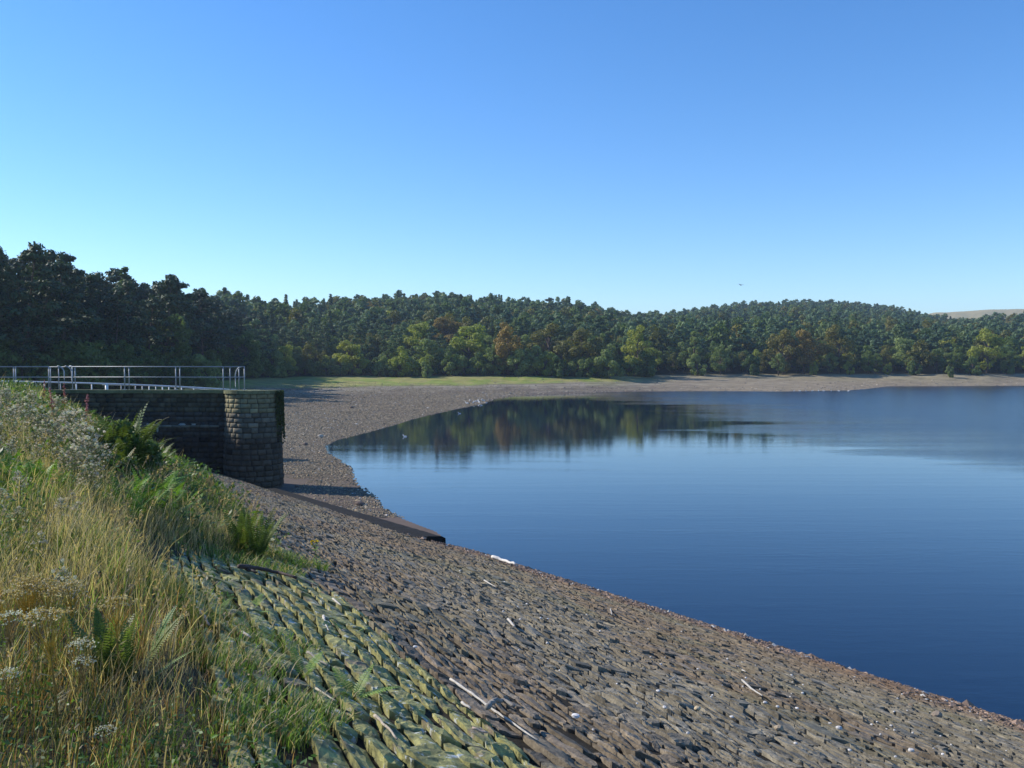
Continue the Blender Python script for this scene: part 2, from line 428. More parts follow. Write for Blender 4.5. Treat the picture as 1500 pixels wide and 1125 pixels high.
# ------------------------------------------------------------------ pitching stones of the dam face
def build_stones():
    VV = []; QQ = []; CC = []; nv = 0
    c = -2.6; cells = {8: [], 5: [], 3: []}
    rows = []
    while c < 18:
        w = (rng.uniform(.085, .135) if c < 1.7 else rng.uniform(.06, .105)) * (1.35 if rng.random() < .12 else 1)
        rows.append((c, w)); c += w
    for c0, w in rows:
        l = 1.0 + rng.random() * .3
        while l < 46:
            ln = np.clip(rng.lognormal(math.log(.24 if c0 < 1.7 else .20), .5), .08, .85)
            cc0 = c0 + w / 2; lm = l + ln / 2; big = rng.random() < .04
            ww = w * (2.0 if big else 1)
            xx, yy = lc(lm, cc0); s = xx * Sv[0] + yy * Sv[1]
            l += ln
            if yy < 2.6 or xx > yy * .66 + 1.6 or s > 16.6 or yy > 42.4: continue
            if lm > 26.0 and s > 13.45: continue
            if cc0 < cE(lm) - (.25 if lm > 6 else 0): continue
            near = yy
            cells[8 if near < 7 else 5 if near < 14 else 3].append((lm, cc0, ln, ww, big))
    for kk, lst in cells.items():
        A = np.array(lst, float); N = len(A)
        na, nb = {8: (11, 8), 5: (7, 5), 3: (5, 4)}[kk]
        a = np.linspace(-1, 1, na); b = np.linspace(-1, 1, nb)
        # outermost ring is the skirt
        a2 = np.concatenate([[-1], np.linspace(-1, 1, na - 2), [1]]); b2 = np.concatenate([[-1], np.linspace(-1, 1, nb - 2), [1]])
        ga, gb = np.meshgrid(a2, b2, indexing='ij'); ga = ga.ravel(); gb = gb.ravel()
        ii, jj = np.meshgrid(np.arange(na), np.arange(nb), indexing='ij'); skirt = ((ii == 0) | (ii == na - 1) | (jj == 0) | (jj == nb - 1)).ravel()
        # round the outline
        r = rng.uniform(.12, .4, (N, 1))
        rx = ga[None] * (1 - r * .35 * gb[None] ** 4); ry = gb[None] * (1 - r * .6 * ga[None] ** 4)
        tap = rng.normal(0, .12, (N, 1)); ry = ry * (1 + tap * ga[None])
        skew = rng.normal(0, .12, (N, 1)); rx = rx + skew * gb[None] * (A[:, 3:4] / A[:, 2:3])
        gap_l = .004; gap_c = .008
        lo = A[:, 0:1] + rx * (A[:, 2:3] / 2 - gap_l); co = A[:, 1:2] + ry * (A[:, 3:4] / 2 - gap_c)
        # courses wander a little
        co = co + .05 * (fbm(lo * .35, A[:, 1:2] * .7 + lo * 0, 71) - .5) * 2
        lo = lo + .03 * (fbm(lo * 5, co * 5, 72) - .5); co = co + .05 * (fbm(lo * 7 + 9, co * 9, 73) - .5)
        x, y = lc(lo, co)
        base = plane_z(x, y)
        mossy = smooth(0, 1, (1.72 + .22 * (fbm(A[:, 0] * .8, A[:, 0] * 0, 66) - .5) * 2 - A[:, 1]) / .12)
        h0 = rng.normal(0, .0055, N) + np.where(rng.random(N) < .05, -.055, 0) + .004 * mossy
        h0 = h0 + np.where(A[:, 4] > 0, .015, 0)
        bul = (rng.uniform(.001, .009, N) + .001 * mossy)[:, None] * (1 - np.abs(ga[None]) ** 5) * (1 - np.abs(gb[None]) ** 3)
        # each course leans: its lower lip stands proud
        lean = (rng.normal(.006, .006, N) + .006 * mossy)[:, None] * gb[None] * -1
        tl = rng.normal(0, .006, N)[:, None] * ga[None]
        rough = (.034 + .006 * mossy)[:, None] * (fbm(x * 9, y * 9, 74, 4) - .5) + (.022 + .004 * mossy[:, None]) * (fbm(x * 28, y * 28, 75, 3) - .5)
        z = base + h0[:, None] + bul + lean + tl + rough + .10 * (fbm(x * .5, y * .5, 79) - .5)
        z = np.where(skirt[None], base - .09, z)
        # colours
        k = rng.normal(1, .16, (N, 1)).clip(.6, 1.5)
        t1 = fbm(A[:, 0] * .25, A[:, 1] * .5, 81)[:, None]
        grey = np.array([.19, .172, .134]); brn = np.array([.185, .150, .112]); red = np.array([.165, .11, .08]); olv = np.array([.15, .145, .10])
        f1 = smooth(.35, .65, t1); base_c = grey * (1 - f1) + brn * f1
        wl = smooth(12.6, 15.0, (A[:, 0] * .2326 + A[:, 1] * .973))[:, None]
        base_c = base_c * (1 - wl * .75) + red * wl * .75
        f2 = smooth(.55, .75, fbm(A[:, 0] * .6, A[:, 1] * .9, 83)[:, None]) * .6
        base_c = base_c * (1 - f2) + olv * f2
        base_c = base_c * k
        mo = mossy * rng.uniform(.5, .95, N)
        # thin green along the far strip beside the bank
        c4 = np.concatenate([np.repeat(base_c[:, None], len(ga), 1), np.repeat(mo[:, None, None], len(ga), 1)], 2)
        v = np.stack([x, y, z], 2).reshape(-1, 3)
        id0 = np.arange(na * nb).reshape(na, nb)
        q = np.stack([id0[:-1, :-1], id0[:-1, 1:], id0[1:, 1:], id0[1:, :-1]], -1).reshape(-1, 4)
        Q = (q[None] + (np.arange(N) * na * nb)[:, None, None]).reshape(-1, 4) + nv
        VV.append(v); QQ.append(Q); CC.append(c4.reshape(-1, 4)); nv += len(v)
    return make_mesh('stone_pitching', np.concatenate(VV), [np.concatenate(QQ)], [M['stone']], np.concatenate(CC), False)
dam = link('stone_dam_face', build_stones())
tag(dam, 'sloping dam face of rough brown stone setts running down into the blue water', 'dam')

# ------------------------------------------------------------------ near-black strip added as the toe's shadow on the mud
mb = MB(); n = 60; lk = np.linspace(27.7, 41.0, n)
def lsxy(l, s_):
    c = (s_ - .2326 * l) / .973; return lc(l, c)
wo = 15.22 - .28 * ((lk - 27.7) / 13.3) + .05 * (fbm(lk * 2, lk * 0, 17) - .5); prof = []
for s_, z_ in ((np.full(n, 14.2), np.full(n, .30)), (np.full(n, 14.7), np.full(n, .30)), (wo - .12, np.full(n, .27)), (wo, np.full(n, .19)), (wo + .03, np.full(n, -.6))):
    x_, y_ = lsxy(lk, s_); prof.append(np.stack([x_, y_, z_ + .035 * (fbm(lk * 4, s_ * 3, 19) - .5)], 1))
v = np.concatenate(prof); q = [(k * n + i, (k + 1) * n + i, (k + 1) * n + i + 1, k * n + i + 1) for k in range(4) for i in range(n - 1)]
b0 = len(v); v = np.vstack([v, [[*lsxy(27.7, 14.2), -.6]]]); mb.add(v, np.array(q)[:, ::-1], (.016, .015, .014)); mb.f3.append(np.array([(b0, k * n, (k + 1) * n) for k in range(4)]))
tag(link('toe_shadow_strip', mb.mesh('toe_shadow_strip', [M['block']], False)), 'near-black strip made for the shadow along the foot of the dam slope, ending in the water', 'kerb', kind='thing')  # not a real kerb: strip added for the toe's shadow

# ------------------------------------------------------------------ masonry overflow tower
def block_wall(P, amax, zrows, depth=.05, bat=None, lenr=(.28, .52), tint=(.13, .115, .085), sub=(5, 4), seed=1):
    """rock-faced blocks laid on a surface P(a, z) -> point, outward normal"""
    r = np.random.default_rng(seed); mb = MB()
    for k in range(len(zrows) - 1):
        z0, z1 = zrows[k], zrows[k + 1]; a = -r.random() * .4
        while a < amax:
            ln = r.uniform(*lenr); a0, a1 = max(a, 0), min(a + ln, amax); a += ln
            if a1 - a0 < .05: continue
            na, nz = sub[0] + 2, sub[1] + 2
            sa = np.concatenate([[0], np.linspace(0, 1, sub[0]), [1]]); sz = np.concatenate([[0], np.linspace(0, 1, sub[1]), [1]])
            ga, gz = np.meshgrid(sa, sz, indexing='ij'); ga = ga.ravel(); gz = gz.ravel()
            ii, jj = np.meshgrid(np.arange(na), np.arange(nz), indexing='ij'); sk = ((ii == 0) | (ii == na - 1) | (jj == 0) | (jj == nz - 1)).ravel()
            g = .012
            av = a0 + g + ga * (a1 - a0 - 2 * g); zv = z0 + g * .8 + gz * (z1 - z0 - 1.6 * g)
            e = (1 - np.abs(ga * 2 - 1) ** 3) * (1 - np.abs(gz * 2 - 1) ** 3)
            off = depth * (.25 + .75 * e) * r.uniform(.6, 1.4) + .045 * (fbm(av * 6 + seed * 7, zv * 6, 5 + seed) - .5)
            off = np.where(sk, -.05, off)
            p, n = P(av, zv)
            c = np.array(tint) * r.normal(1, .2) * (1 if r.random() > .1 else 1.35)
            if z1 > ZT - .9: c = c * np.array([1.5, 1.5, 1.15])  # sunlit patch put into the colour: top courses lighter and yellower
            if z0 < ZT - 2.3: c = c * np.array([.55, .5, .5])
            v = p + n * off[:, None]
            id0 = np.arange(na * nz).reshape(na, nz)
            q = np.stack([id0[:-1, :-1], id0[1:, :-1], id0[1:, 1:], id0[:-1, 1:]], -1).reshape(-1, 4)
            mb.add(v, q, c)
    return mb

ZT = EYE - 1.33         # platform level
YW = 42.1; CX = -12.30; CY = 42.15; R0 = 1.24
root = link('overflow_tower', None, loc=(0, 0, 0))
tag(root, 'dark stone block tower with a rounded end at the water side of the dam', 'tower')
zr_up = np.linspace(ZT - .16, ZT - 1.72, 8)[::-1]; zr_lo = np.linspace(-.6, ZT - 1.72, 15)
def cylP(a, z):
    th = pi + a / R0; R = R0 + (ZT - z) * .030
    n = np.stack([np.cos(th), np.sin(th), np.zeros_like(th)], 1)
    return np.stack([CX + R * np.cos(th), CY + R * np.sin(th), z], 1), n
zall = np.concatenate([zr_lo[:-1], zr_up])
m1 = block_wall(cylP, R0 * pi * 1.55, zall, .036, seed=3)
# core behind the joints
th = np.linspace(pi, 2.55 * pi, 30); rings = []
for z in (-1, ZT - .15): 
    R = R0 + (ZT - z) * .030 - .03; rings.append(np.stack([CX + R * np.cos(th), CY + R * np.sin(th), np.full(30, z)], 1))
q = np.array([(i, i + 1, 31 + i, 30 + i) for i in range(29)]); m1.add(np.vstack(rings), q, (.05, .045, .04))
link('rounded_end', m1.mesh('rounded_end', [M['block']], True), root)
XL = -40.0
def flatP(a, z):
    low = z < ZT - 1.7
    yy = YW - .02 - np.where(low, .09, 0) - (ZT - z) * .012
    return np.stack([XL + a, yy, z], 1), np.tile([0, -1., 0], (len(a), 1))
m2 = block_wall(flatP, CX - R0 * .985 - XL, zall, .03, seed=8, sub=(3, 3), tint=(.055, .05, .042))  # the wall's shade put into its tint, darker than the rounded end
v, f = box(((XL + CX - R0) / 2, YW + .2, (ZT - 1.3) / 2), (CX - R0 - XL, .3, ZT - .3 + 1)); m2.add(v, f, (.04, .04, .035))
# ledge course where the wall thickens
for k in range(60):
    a = XL + .05 + k * .45
    if a + .43 < CX - R0 + .1:
        v, f = box((a + .21, YW - .13, ZT - 1.72), (.42, .16, .10 + .01 * (k % 3))); m2.add(v, f, np.array([.15, .15, .12]) * (1 + .2 * ((k * 7) % 5 - 2) / 2))
link('flat_wall', m2.mesh('flat_wall', [M['block']], True), root)
# lime streaks under the ledge
for px, hh, ww in ((205, .34, .10), (219, .5, .18), (232, .42, .14), (187, .28, .1), (268, .16, .3), (176, .3, .08), (285, .14, .22)):
    x0 = U(px) * YW; n = 9; zz = np.linspace(0, 1, n)
    wv_ = ww / 2 * (1 - zz ** 2 * .8) * (1 + .3 * np.sin(zz * 9 + px)); 
    vL = np.stack([x0 - wv_, np.full(n, YW - .20), ZT - 1.58 - zz * hh], 1); vR = vL.copy(); vR[:, 0] = x0 + wv_
    vL2 = vL + [0, .05, 0]; vR2 = vR + [0, .05, 0]
    v = np.vstack([vL, vR, vL2, vR2]); q = []
    for i in range(n - 1):
        q += [(i, i + 1, n + i + 1, n + i), (2 * n + i, 2 * n + i + 1, i + 1, i), (n + i, n + i + 1, 3 * n + i + 1, 3 * n + i)]
    mb = MB(); mb.add(v, np.array(q), (.3, .34, .34)); link('lime_streak', mb.mesh('lime_streak', [M['block']], True), root)
# coping: slabs along the flat wall, curved slabs round the end, and the platform deck
mb = MB()
a = XL
while a < CX - R0 - .1:
    w = min(rng.uniform(.7, 1.1), CX - R0 - a)
    v, f = box((a + w / 2, YW + .12 + rng.normal(0, .01), ZT - .08 + rng.normal(0, .006)), (w - .015, .56 + rng.normal(0, .02), .16)); mb.add(v, f, np.array([.15, .155, .075]) * rng.normal(1, .12)); a += w
nseg = 14
for k in range(nseg):
    t0, t1 = pi + k * pi / nseg + .006, pi + (k + 1) * pi / nseg - .006; tv = np.linspace(t0, t1, 5); Ro, Ri = R0 + .10, R0 - .5
    o1 = np.stack([CX + Ro * np.cos(tv), CY + Ro * np.sin(tv)], 1); i1 = np.stack([CX + Ri * np.cos(tv), CY + Ri * np.sin(tv)], 1)
    zz = ZT + rng.normal(0, .008); v = np.vstack([np.c_[o1, np.full(5, zz)], np.c_[i1, np.full(5, zz)], np.c_[o1, np.full(5, zz - .15)], np.c_[i1, np.full(5, zz - .15)]])
    q = []
    for i in range(4): q += [(i, i + 1, 5 + i + 1, 5 + i), (10 + i, 10 + i + 1, i + 1, i)]
    q += [(0, 5, 15, 10), (4, 14, 19, 9)]
    mb.add(v, np.array(q), np.array([.17, .17, .09]) * rng.normal(1, .1))
link('coping', mb.mesh('coping', [M['block']]), root)
mb = MB()
tv = np.linspace(pi, 2.5 * pi, 26); ring = np.stack([CX + (R0 - .48) * np.cos(tv), CY + (R0 - .48) * np.sin(tv)], 1)
pl = np.vstack([ring, [[CX, CY + R0 + .05], [XL, CY + R0 + .05], [XL, YW + .42]]]); n = len(pl)
v = np.vstack([np.c_[pl, np.full(n, ZT - .03)], np.c_[pl, np.full(n, -1)]])
cen = np.array([[CX - .3, CY + .5, ZT - .03]]); v = np.vstack([v, cen])
mb.add2(v, [(i, (i + 1) % n, n + (i + 1) % n, n + i) for i in range(n)], [(2 * n, i, (i + 1) % n) for i in range(n)], (.15, .16, .07))
link('platform_deck', mb.mesh('platform_deck', [M['block']]), root)
# ivy-like moss on the far corner, grass tufts along the coping
mb = MB(); N = 1500
th_ = rng.uniform(pi * 1.86, 2.15 * pi, N); zz = ZT - .05 - rng.beta(1, 2.2, N) * 2.6; Rr = R0 + .09 + (ZT - zz) * .030 + rng.uniform(0, .05, N)
ctr = np.stack([CX + Rr * np.cos(th_), CY + Rr * np.sin(th_), zz], 1)
d1 = rng.normal(0, 1, (N, 3)); d1 /= np.linalg.norm(d1, axis=1)[:, None]; d2 = np.cross(d1, rng.normal(0, 1, (N, 3))); d2 /= np.linalg.norm(d2, axis=1)[:, None]
sz = rng.uniform(.03, .07, (N, 1)); v = np.stack([ctr - d1 * sz, ctr + d2 * sz, ctr + d1 * sz, ctr - d2 * sz], 1).reshape(-1, 3)
mb.add(v, np.arange(4 * N).reshape(N, 4), (.06, .075, .02))
ivy = link('ivy', mb.mesh('ivy', [M['plant']])); tag(ivy, 'dark green creeper on the right corner of the stone tower', 'creeper')

# ------------------------------------------------------------------ handrail on the platform
hr = link('platform_handrail', None, loc=(0, 0, 0))
tag(hr, 'grey two-bar metal handrail standing on top of the stone tower', 'railing')
ztop = ZT + 1.10; zmid = ZT + .60
def rail_obj(name, pts, r, mat, parent, seg=8):
    mb = MB(); v, q, t = tube(pts, r, seg); mb.add2(v, q, t); return link(name, mb.mesh(name, [mat], True, False), parent)
yf, yb = YW + .25, YW + .85
def xf(px, yy): return U(px) * yy
for px in (-130, -50, 23, 71.5, 106, 182.5, 257.5, 327, 358):
    x0 = xf(px, yf); rail_obj('post', [(x0, yf, ZT - .04), (x0, yf, ztop)], [.029, .027], M['rail'], hr)
    mb = MB(); v, f = box((x0, yf, ZT + .012), (.16, .16, .024)); mb.add(v, f); link('base_plate', mb.mesh('base_plate', [M['rail']], False, False), hr)
for px in (-60, 20, 74, 86, 110, 189, 263.5, 337, 350):
    x0 = xf(px, yb); rail_obj('post', [(x0, yb, ZT - .04), (x0, yb, ztop - .02)], .024, M['rail'], hr)
for zz in (ztop, zmid):
    rail_obj('rail', [(-34, yf, zz), (xf(71.5, yf), yf, zz)], .021, M['rail'], hr)
    rail_obj('rail', [(xf(106, yf), yf, zz), (xf(358, yf) + .02, yf, zz)], .021, M['rail'], hr)
    rail_obj('rail', [(-36, yb, zz - .015), (xf(350, yb), yb, zz - .015), (xf(350, yb) + .05, yb - .1, zz), (xf(358, yf), yf + .02, zz)], .018, M['rail'], hr)
# ladder stiles curving over the edge at the gap and at the end
def stile(px, yy, out):
    x0 = xf(px, yy); t = np.linspace(0, pi / 2, 9)
    arc = [(x0 - .32 * (1 - cos(a)), yy - out, ztop - .30 + .32 * sin(a)) for a in t]
    return [(x0, yy - out, ZT - .6), (x0, yy - out, ZT + .3)] + arc
for px, oo in ((104.5, .22), (98, .5)): rail_obj('ladder_stile', stile(px, yf, oo - .25), .03, M['rail'], hr)
rail_obj('ladder_stile', [(xf(103, yf), yf + .3, ztop - .01), (xf(95, yf), yf + .5, ztop + .02), (xf(88, yf), yf + .9, ztop), (xf(83, yf), yf + 1.2, ztop - .05)], .035, M['rail'], hr)
x0 = xf(347, yf); t = np.linspace(0, pi / 2, 9)
rail_obj('ladder_stile', [(xf(341, yf), yf + .4, ZT)] + [(xf(341, yf) + .28 * (1 - cos(a)), yf + .4, ztop - .45 + .43 * sin(a)) for a in t], .03, M['rail'], hr)

# ------------------------------------------------------------------ low white rail on the curved spillway wall behind
cr = link('spillway_railing', None); tag(cr, 'low white railing curving down behind the grey handrail', 'railing')
def curve_pts(p0, p1, p2, n=40):
    t = np.linspace(0, 1, n)[:, None]; return (1 - t) ** 2 * np.array(p0) + 2 * t * (1 - t) * np.array(p1) + t ** 2 * np.array(p2)
def pt(px, yy, t): return (U(px) * t, t, EYE - V(yy) * t)
c1 = curve_pts(pt(-60, 557.5, 49.5), pt(190, 560.5, 50), pt(348, 571.5, 55))
c2 = curve_pts(pt(150, 563.5, 54), pt(250, 564.5, 55), pt(316, 572, 57))
rail_obj('rail', c1, .045, M['railwhite'], cr); rail_obj('rail', c2, .03, M['railwhite'], cr)
xs1 = (c1[:, 0] / c1[:, 1]) * F + 750
for px in (-20, 40, 48, 70, 88, 92, 112, 133, 155, 173, 176, 193, 197, 210, 217, 228, 236, 244, 252, 262, 286, 300, 320, 335):
    k = int(np.argmin(abs(xs1 - px))); p = c1[k]
    w = .034 if px != 155 else .09
    rail_obj('post', [(p[0], p[1] + .02, p[2] - 1.05), (p[0], p[1] + .02, p[2] - .02)], w, M['railwhite'] if px % 3 else M['rail'], cr, 6)
# the wall it stands on
mb = MB(); n = len(c1); zb = c1[:, 2] - 1.0
off = np.array([0, .35, 0])
for sgn, nm in ((0, 0), (1, 1)): pass
v = np.vstack([np.c_[c1[:, :2] - [0, .2], zb], np.c_[c1[:, :2] + [0, .25], zb], np.c_[c1[:, :2] - [0, .35], np.full(n, 0.)], np.c_[c1[:, :2] + [0, .4], np.full(n, 0.)]])
q = []
for i in range(n - 1): q += [(i, i + 1, n + i + 1, n + i), (2 * n + i, 2 * n + i + 1, i + 1, i), (n + i, n + i + 1, 3 * n + i + 1, 3 * n + i)]
q.append((n - 1, 2 * n - 1, 4 * n - 1, 3 * n - 1)); mb.add(v, np.array(q), (.14, .13, .11))
tag(link('spillway_wall', mb.mesh('spillway_wall', [M['block']])), 'curved stone spillway wall carrying the low white railing', 'wall')

# ------------------------------------------------------------------ trees
def cards(ctr, nrm, size, r, aspect=1.6, flat=0.0):
    N = len(ctr)
    nn = nrm + r.normal(0, .55, (N, 3)); nn[:, 2] += flat; nn /= np.linalg.norm(nn, axis=1)[:, None] + 1e-9
    a = np.cross(nn, r.normal(0, 1, (N, 3))); a /= np.linalg.norm(a, axis=1)[:, None] + 1e-9; b = np.cross(nn, a)
    s = (size * r.uniform(.6, 1.35, N))[:, None]
    # ragged three-pointed leaf clump instead of a square
    k1, k2, k3 = r.uniform(.35, 1, (3, N, 1))
    v = np.stack([ctr - a * s * aspect * .5 * k1, ctr + b * s * .42, ctr + a * s * aspect * .55 * k2, ctr - b * s * .5 * k3], 1).reshape(-1, 3)
    return v, np.arange(4 * N).reshape(N, 4)

def pine(seed, near=True, H=16.0):
    r = np.random.default_rng(seed); mbt = MB(); mbc = MB()
    lean = r.normal(0, .35, 2); zz = np.linspace(0, H * .95, 8)
    tx = lean[0] * (zz / H) ** 2 + .15 * np.sin(zz * .6 + seed); ty = lean[1] * (zz / H) ** 2
    v, q, t = tube(np.stack([tx, ty, zz], 1), np.linspace(.26, .04, 8), 6); mbt.add2(v, q, t)
    nl = 20 if near else 15; per = 150 if near else 60; sz = .42 if near else .75
    for i in range(nl):
        f = (i + .5) / nl; z0 = H * (.32 + .62 * f) + r.normal(0, .3)
        ang = i * 2.4 + r.normal(0, .4); L = (3.6 * (1 - f) ** .55 + .5) * r.uniform(.65, 1.15) * (1 - .4 * (f < .12))
        x0, y0 = np.interp(z0, zz, tx), np.interp(z0, zz, ty); rise = r.uniform(.05, .45) * L
        p0 = np.array([x0, y0, z0]); p1 = p0 + [cos(ang) * L * .6, sin(ang) * L * .6, rise * .4]; p2 = p0 + [cos(ang) * L, sin(ang) * L, rise]
        v, q, t = tube([p0, p1, p2], [.08, .05, .02], 4, False); mbt.add2(v, q, t)
        for pc, rad, m in ((p2, .95, .55), (p1, .85, .35), (p0 * .3 + p1 * .7 + [0, 0, .3], .6, .1)):
            rr = rad * r.uniform(.8, 1.3) * (.55 + .55 * (1 - f) + .15); n = max(6, int(per * m))
            d = r.normal(0, 1, (n, 3)); d /= np.linalg.norm(d, axis=1)[:, None]
            e = d * (r.random((n, 1)) ** .4) * np.array([rr * 1.25, rr * 1.25, rr * .5]); d[:, 2] += .5
            v, q = cards(pc + e, d, sz, r, 2.0, .5); mbc.add(v, q)
    n = int(per * .8); d = r.normal(0, 1, (n, 3)); d /= np.linalg.norm(d, axis=1)[:, None]
    v, q = cards(np.array([tx[-1], ty[-1], H * .96]) + d * (r.random((n, 1)) ** .4) * [1.0, 1.0, .8], d, sz, r, 2.0, .4); mbc.add(v, q)
    return mbc, mbt

def spruce(seed, near=True, H=15.0):
    r = np.random.default_rng(seed); mbt = MB(); mbc = MB()
    v, q, t = tube([(0, 0, 0), (0, 0, H * .5), (0, 0, H)], [.22, .13, .02], 6); mbt.add2(v, q, t)
    nw = 17; sz = .38 if near else .65; per = 10 if near else 5
    for i in range(nw):
        f = i / (nw - 1); z0 = H * (.14 + .84 * f); R = 2.5 * (1 - f) ** .8 + .12
        nb = max(4, int(9 * (1 - f) + 3))
        for j in range(nb):
            ang = j * 2 * pi / nb + r.normal(0, .25); L = R * r.uniform(.7, 1.12)
            for k in range(3):
                g = .35 + .32 * k; n = per
                c = np.array([cos(ang) * L * g, sin(ang) * L * g, z0 - .22 * L * g * g]) + r.normal(0, .14 * (1 + L * .25), (n, 3))
                v, q = cards(c, np.tile([cos(ang) * .5, sin(ang) * .5, 1.], (n, 1)), sz, r, 2.0, .3); mbc.add(v, q)
    return mbc, mbt

def broad(seed, near=True, H=12.0, Rw=4.2, low=.12, lobes=26, tall=1.0):
    r = np.random.default_rng(seed); mbt = MB(); mbc = MB()
    v, q, t = tube([(0, 0, 0), (.1, .05, H * .3), (.2, -.1, H * .65)], [.3, .22, .08], 6); mbt.add2(v, q, t)
    sz = .42 if near else .8; per = 190 if near else 60
    zc = H * (low + (1 - low) * .45); hz = H * (1 - low) * .5
    for i in range(lobes):
        d = r.normal(0, 1, 3); d /= np.linalg.norm(d); g = r.uniform(.5, .92)
        wz = 1 - .35 * max(0, d[2])
        c = np.array([d[0] * Rw * g * wz, d[1] * Rw * g * wz, zc + d[2] * hz * g * (1.05)])
        if c[2] < .6: c[2] = .6 + r.random() * .6
        rr = r.uniform(.17, .34) * Rw
        mid = np.array([.1, 0, min(c[2] * .6, H * .5)])
        v, q, t = tube([mid, (mid + c) / 2 + [0, 0, .3], c], [.1, .06, .02], 4, False); mbt.add2(v, q, t)
        n = int(per * (rr / (.26 * Rw)) ** 2 * r.uniform(.7, 1.1)); dd = r.normal(0, 1, (n, 3)); dd /= np.linalg.norm(dd, axis=1)[:, None]
        e = dd * (.55 + .45 * r.random((n, 1)) ** .5) * rr * np.array([1.1, 1.1, .85 * tall])
        v, q = cards(c + e, dd, sz, r, 1.4, .2); mbc.add(v, q)
    return mbc, mbt

def proto(fn, mats, nm, **kw):
    mbc, mbt = fn(**kw); out = {}
    base = mbc.mesh(nm + '_crown', [M[mats[0]]], False, False)
    for k in mats:
        me = base if k == mats[0] else base.copy()
        if k != mats[0]: me.materials.clear(); me.materials.append(M[k])
        out[k] = me
    return out, mbt.mesh(nm + '_trunk', [M['bark']], True, False)
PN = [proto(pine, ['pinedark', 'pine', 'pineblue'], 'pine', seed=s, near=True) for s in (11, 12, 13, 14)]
PF = [proto(pine, ['pine', 'pineblue'], 'pine_small', seed=s, near=False, H=13.5) for s in (21, 22, 23)]
SN = [proto(spruce, ['pinedark', 'pine', 'pineblue'], 'spruce', seed=s, near=n_) for s, n_ in ((31, True), (32, False))]
BN = [proto(broad, ['broad', 'olive', 'orange', 'yellow', 'willow'], 'broadleaf', seed=s, near=True) for s in (41, 42, 43)]
BF = [proto(broad, ['broad', 'olive', 'orange', 'yellow', 'willow'], 'broadleaf_small', seed=s, near=False, H=11) for s in (51, 52)]
BU = [proto(broad, ['willow', 'broad', 'yellow', 'olive'], 'bush', seed=s, near=True, H=6.0, Rw=3.2, low=.0, lobes=20) for s in (61, 62, 63)]
PO = [proto(broad, ['willow', 'broad'], 'tall', seed=71, near=True, H=15.0, Rw=2.7, low=.05, lobes=26)]

crowns_used = {}
def tree(name, pro, mat, x, y, h, h0, label, cat, group, wide=1.0):
    z = float(ground_z(np.array([x]), np.array([y]))[0]); s = h / h0
    o = link(name, None, loc=(x, y, z - .1), rot=(0, 0, rng.uniform(0, 6.28)), scale=(s * wide, s * wide, s))
    c = link('crown', pro[0][mat], o); link('trunk', pro[1], o)
    crowns_used.setdefault((pro[0][mat].name), c)
    tag(o, label, cat, group); return o

taken = []
def find_t(px, ytop, h, t0=None):
    """distance along the slope at which a tree of height h tops out at row ytop"""
    u = U(px); ys, De, Dr = [float(a) for a in knots(np.array([u]))]
    ts = np.linspace(De + 3, Dr, 200); g = ground_z(u * ts, ts)
    row = 530 - (g + h - EYE) / ts * F
    return float(ts[int(np.argmin(np.abs(row - ytop)))])
def put(name, pro, mat, px, t, h, h0, label, cat, group=None, wide=1.0):
    x = U(px) * t; taken.append((x, t, 2.2 + h * .12))
    if name == 'autumn_tree': taken.extend([(x * .975, t * .975, 4.0), (x * .955, t * .955, 3.6)])
    return tree(name, pro, mat, x, t, h, h0, label, cat, group, wide)

# autumn trees on the hill, each where the photograph has it
AUT = [(538, 447, 'orange', 'small orange tree high on the hill, leftmost of the coloured crowns'),
       (577, 455, 'olive', 'broad yellow-olive crown high on the hill beside the small orange tree'),
       (610, 469, 'yellow', 'golden yellow tree half way up the hill below the olive crowns'),
       (627, 458, 'olive', 'olive crown touching the big orange tree on its left side'),
       (654, 463, 'orange', 'largest orange tree in the middle of the wooded hill'),
       (687, 471, 'yellow', 'yellow-orange tree just right of the largest orange tree'),
       (744, 480, 'orange', 'orange tree on the lower hillside among dark pines'),
       (805, 472, 'olive', 'brownish olive broad tree on the lower right of the hill'),
       (852, 478, 'olive', 'big olive green tree tinged with orange above the shore bushes'),
       (874, 455, 'orange', 'small orange crown close to the skyline at the right end of the hill'),
       (898, 468, 'orange', 'rust orange tree below the dip in the skyline'),
       (925, 470, 'orange', 'orange brown crown beside the dip where the two hills meet'),
       (934, 490, 'yellow', 'yellowing tree low on the slope where the two hills meet'),
       (1148, 484, 'olive', 'brownish tree on the distant right hill among pines'),
       (1178, 492, 'orange', 'small rusty tree low on the distant right hill'),
       (1228, 494, 'olive', 'dull brown tree below the summit of the distant right hill'),
       (1446, 492, 'yellow', 'yellow-orange tree among dark trees near the right edge'),
       ]
for i, (px, yt, mt, lab) in enumerate(AUT):
    h = 13 if px < 1000 else 14; t = find_t(px, yt - 7, h)
    pr = BN[i % 3]
    put('autumn_tree', pr, mt, px, t, h, 12, lab, 'tree', None, 1.25 if 'larg' in lab or 'big' in lab or 'broad' in lab else 1.0)

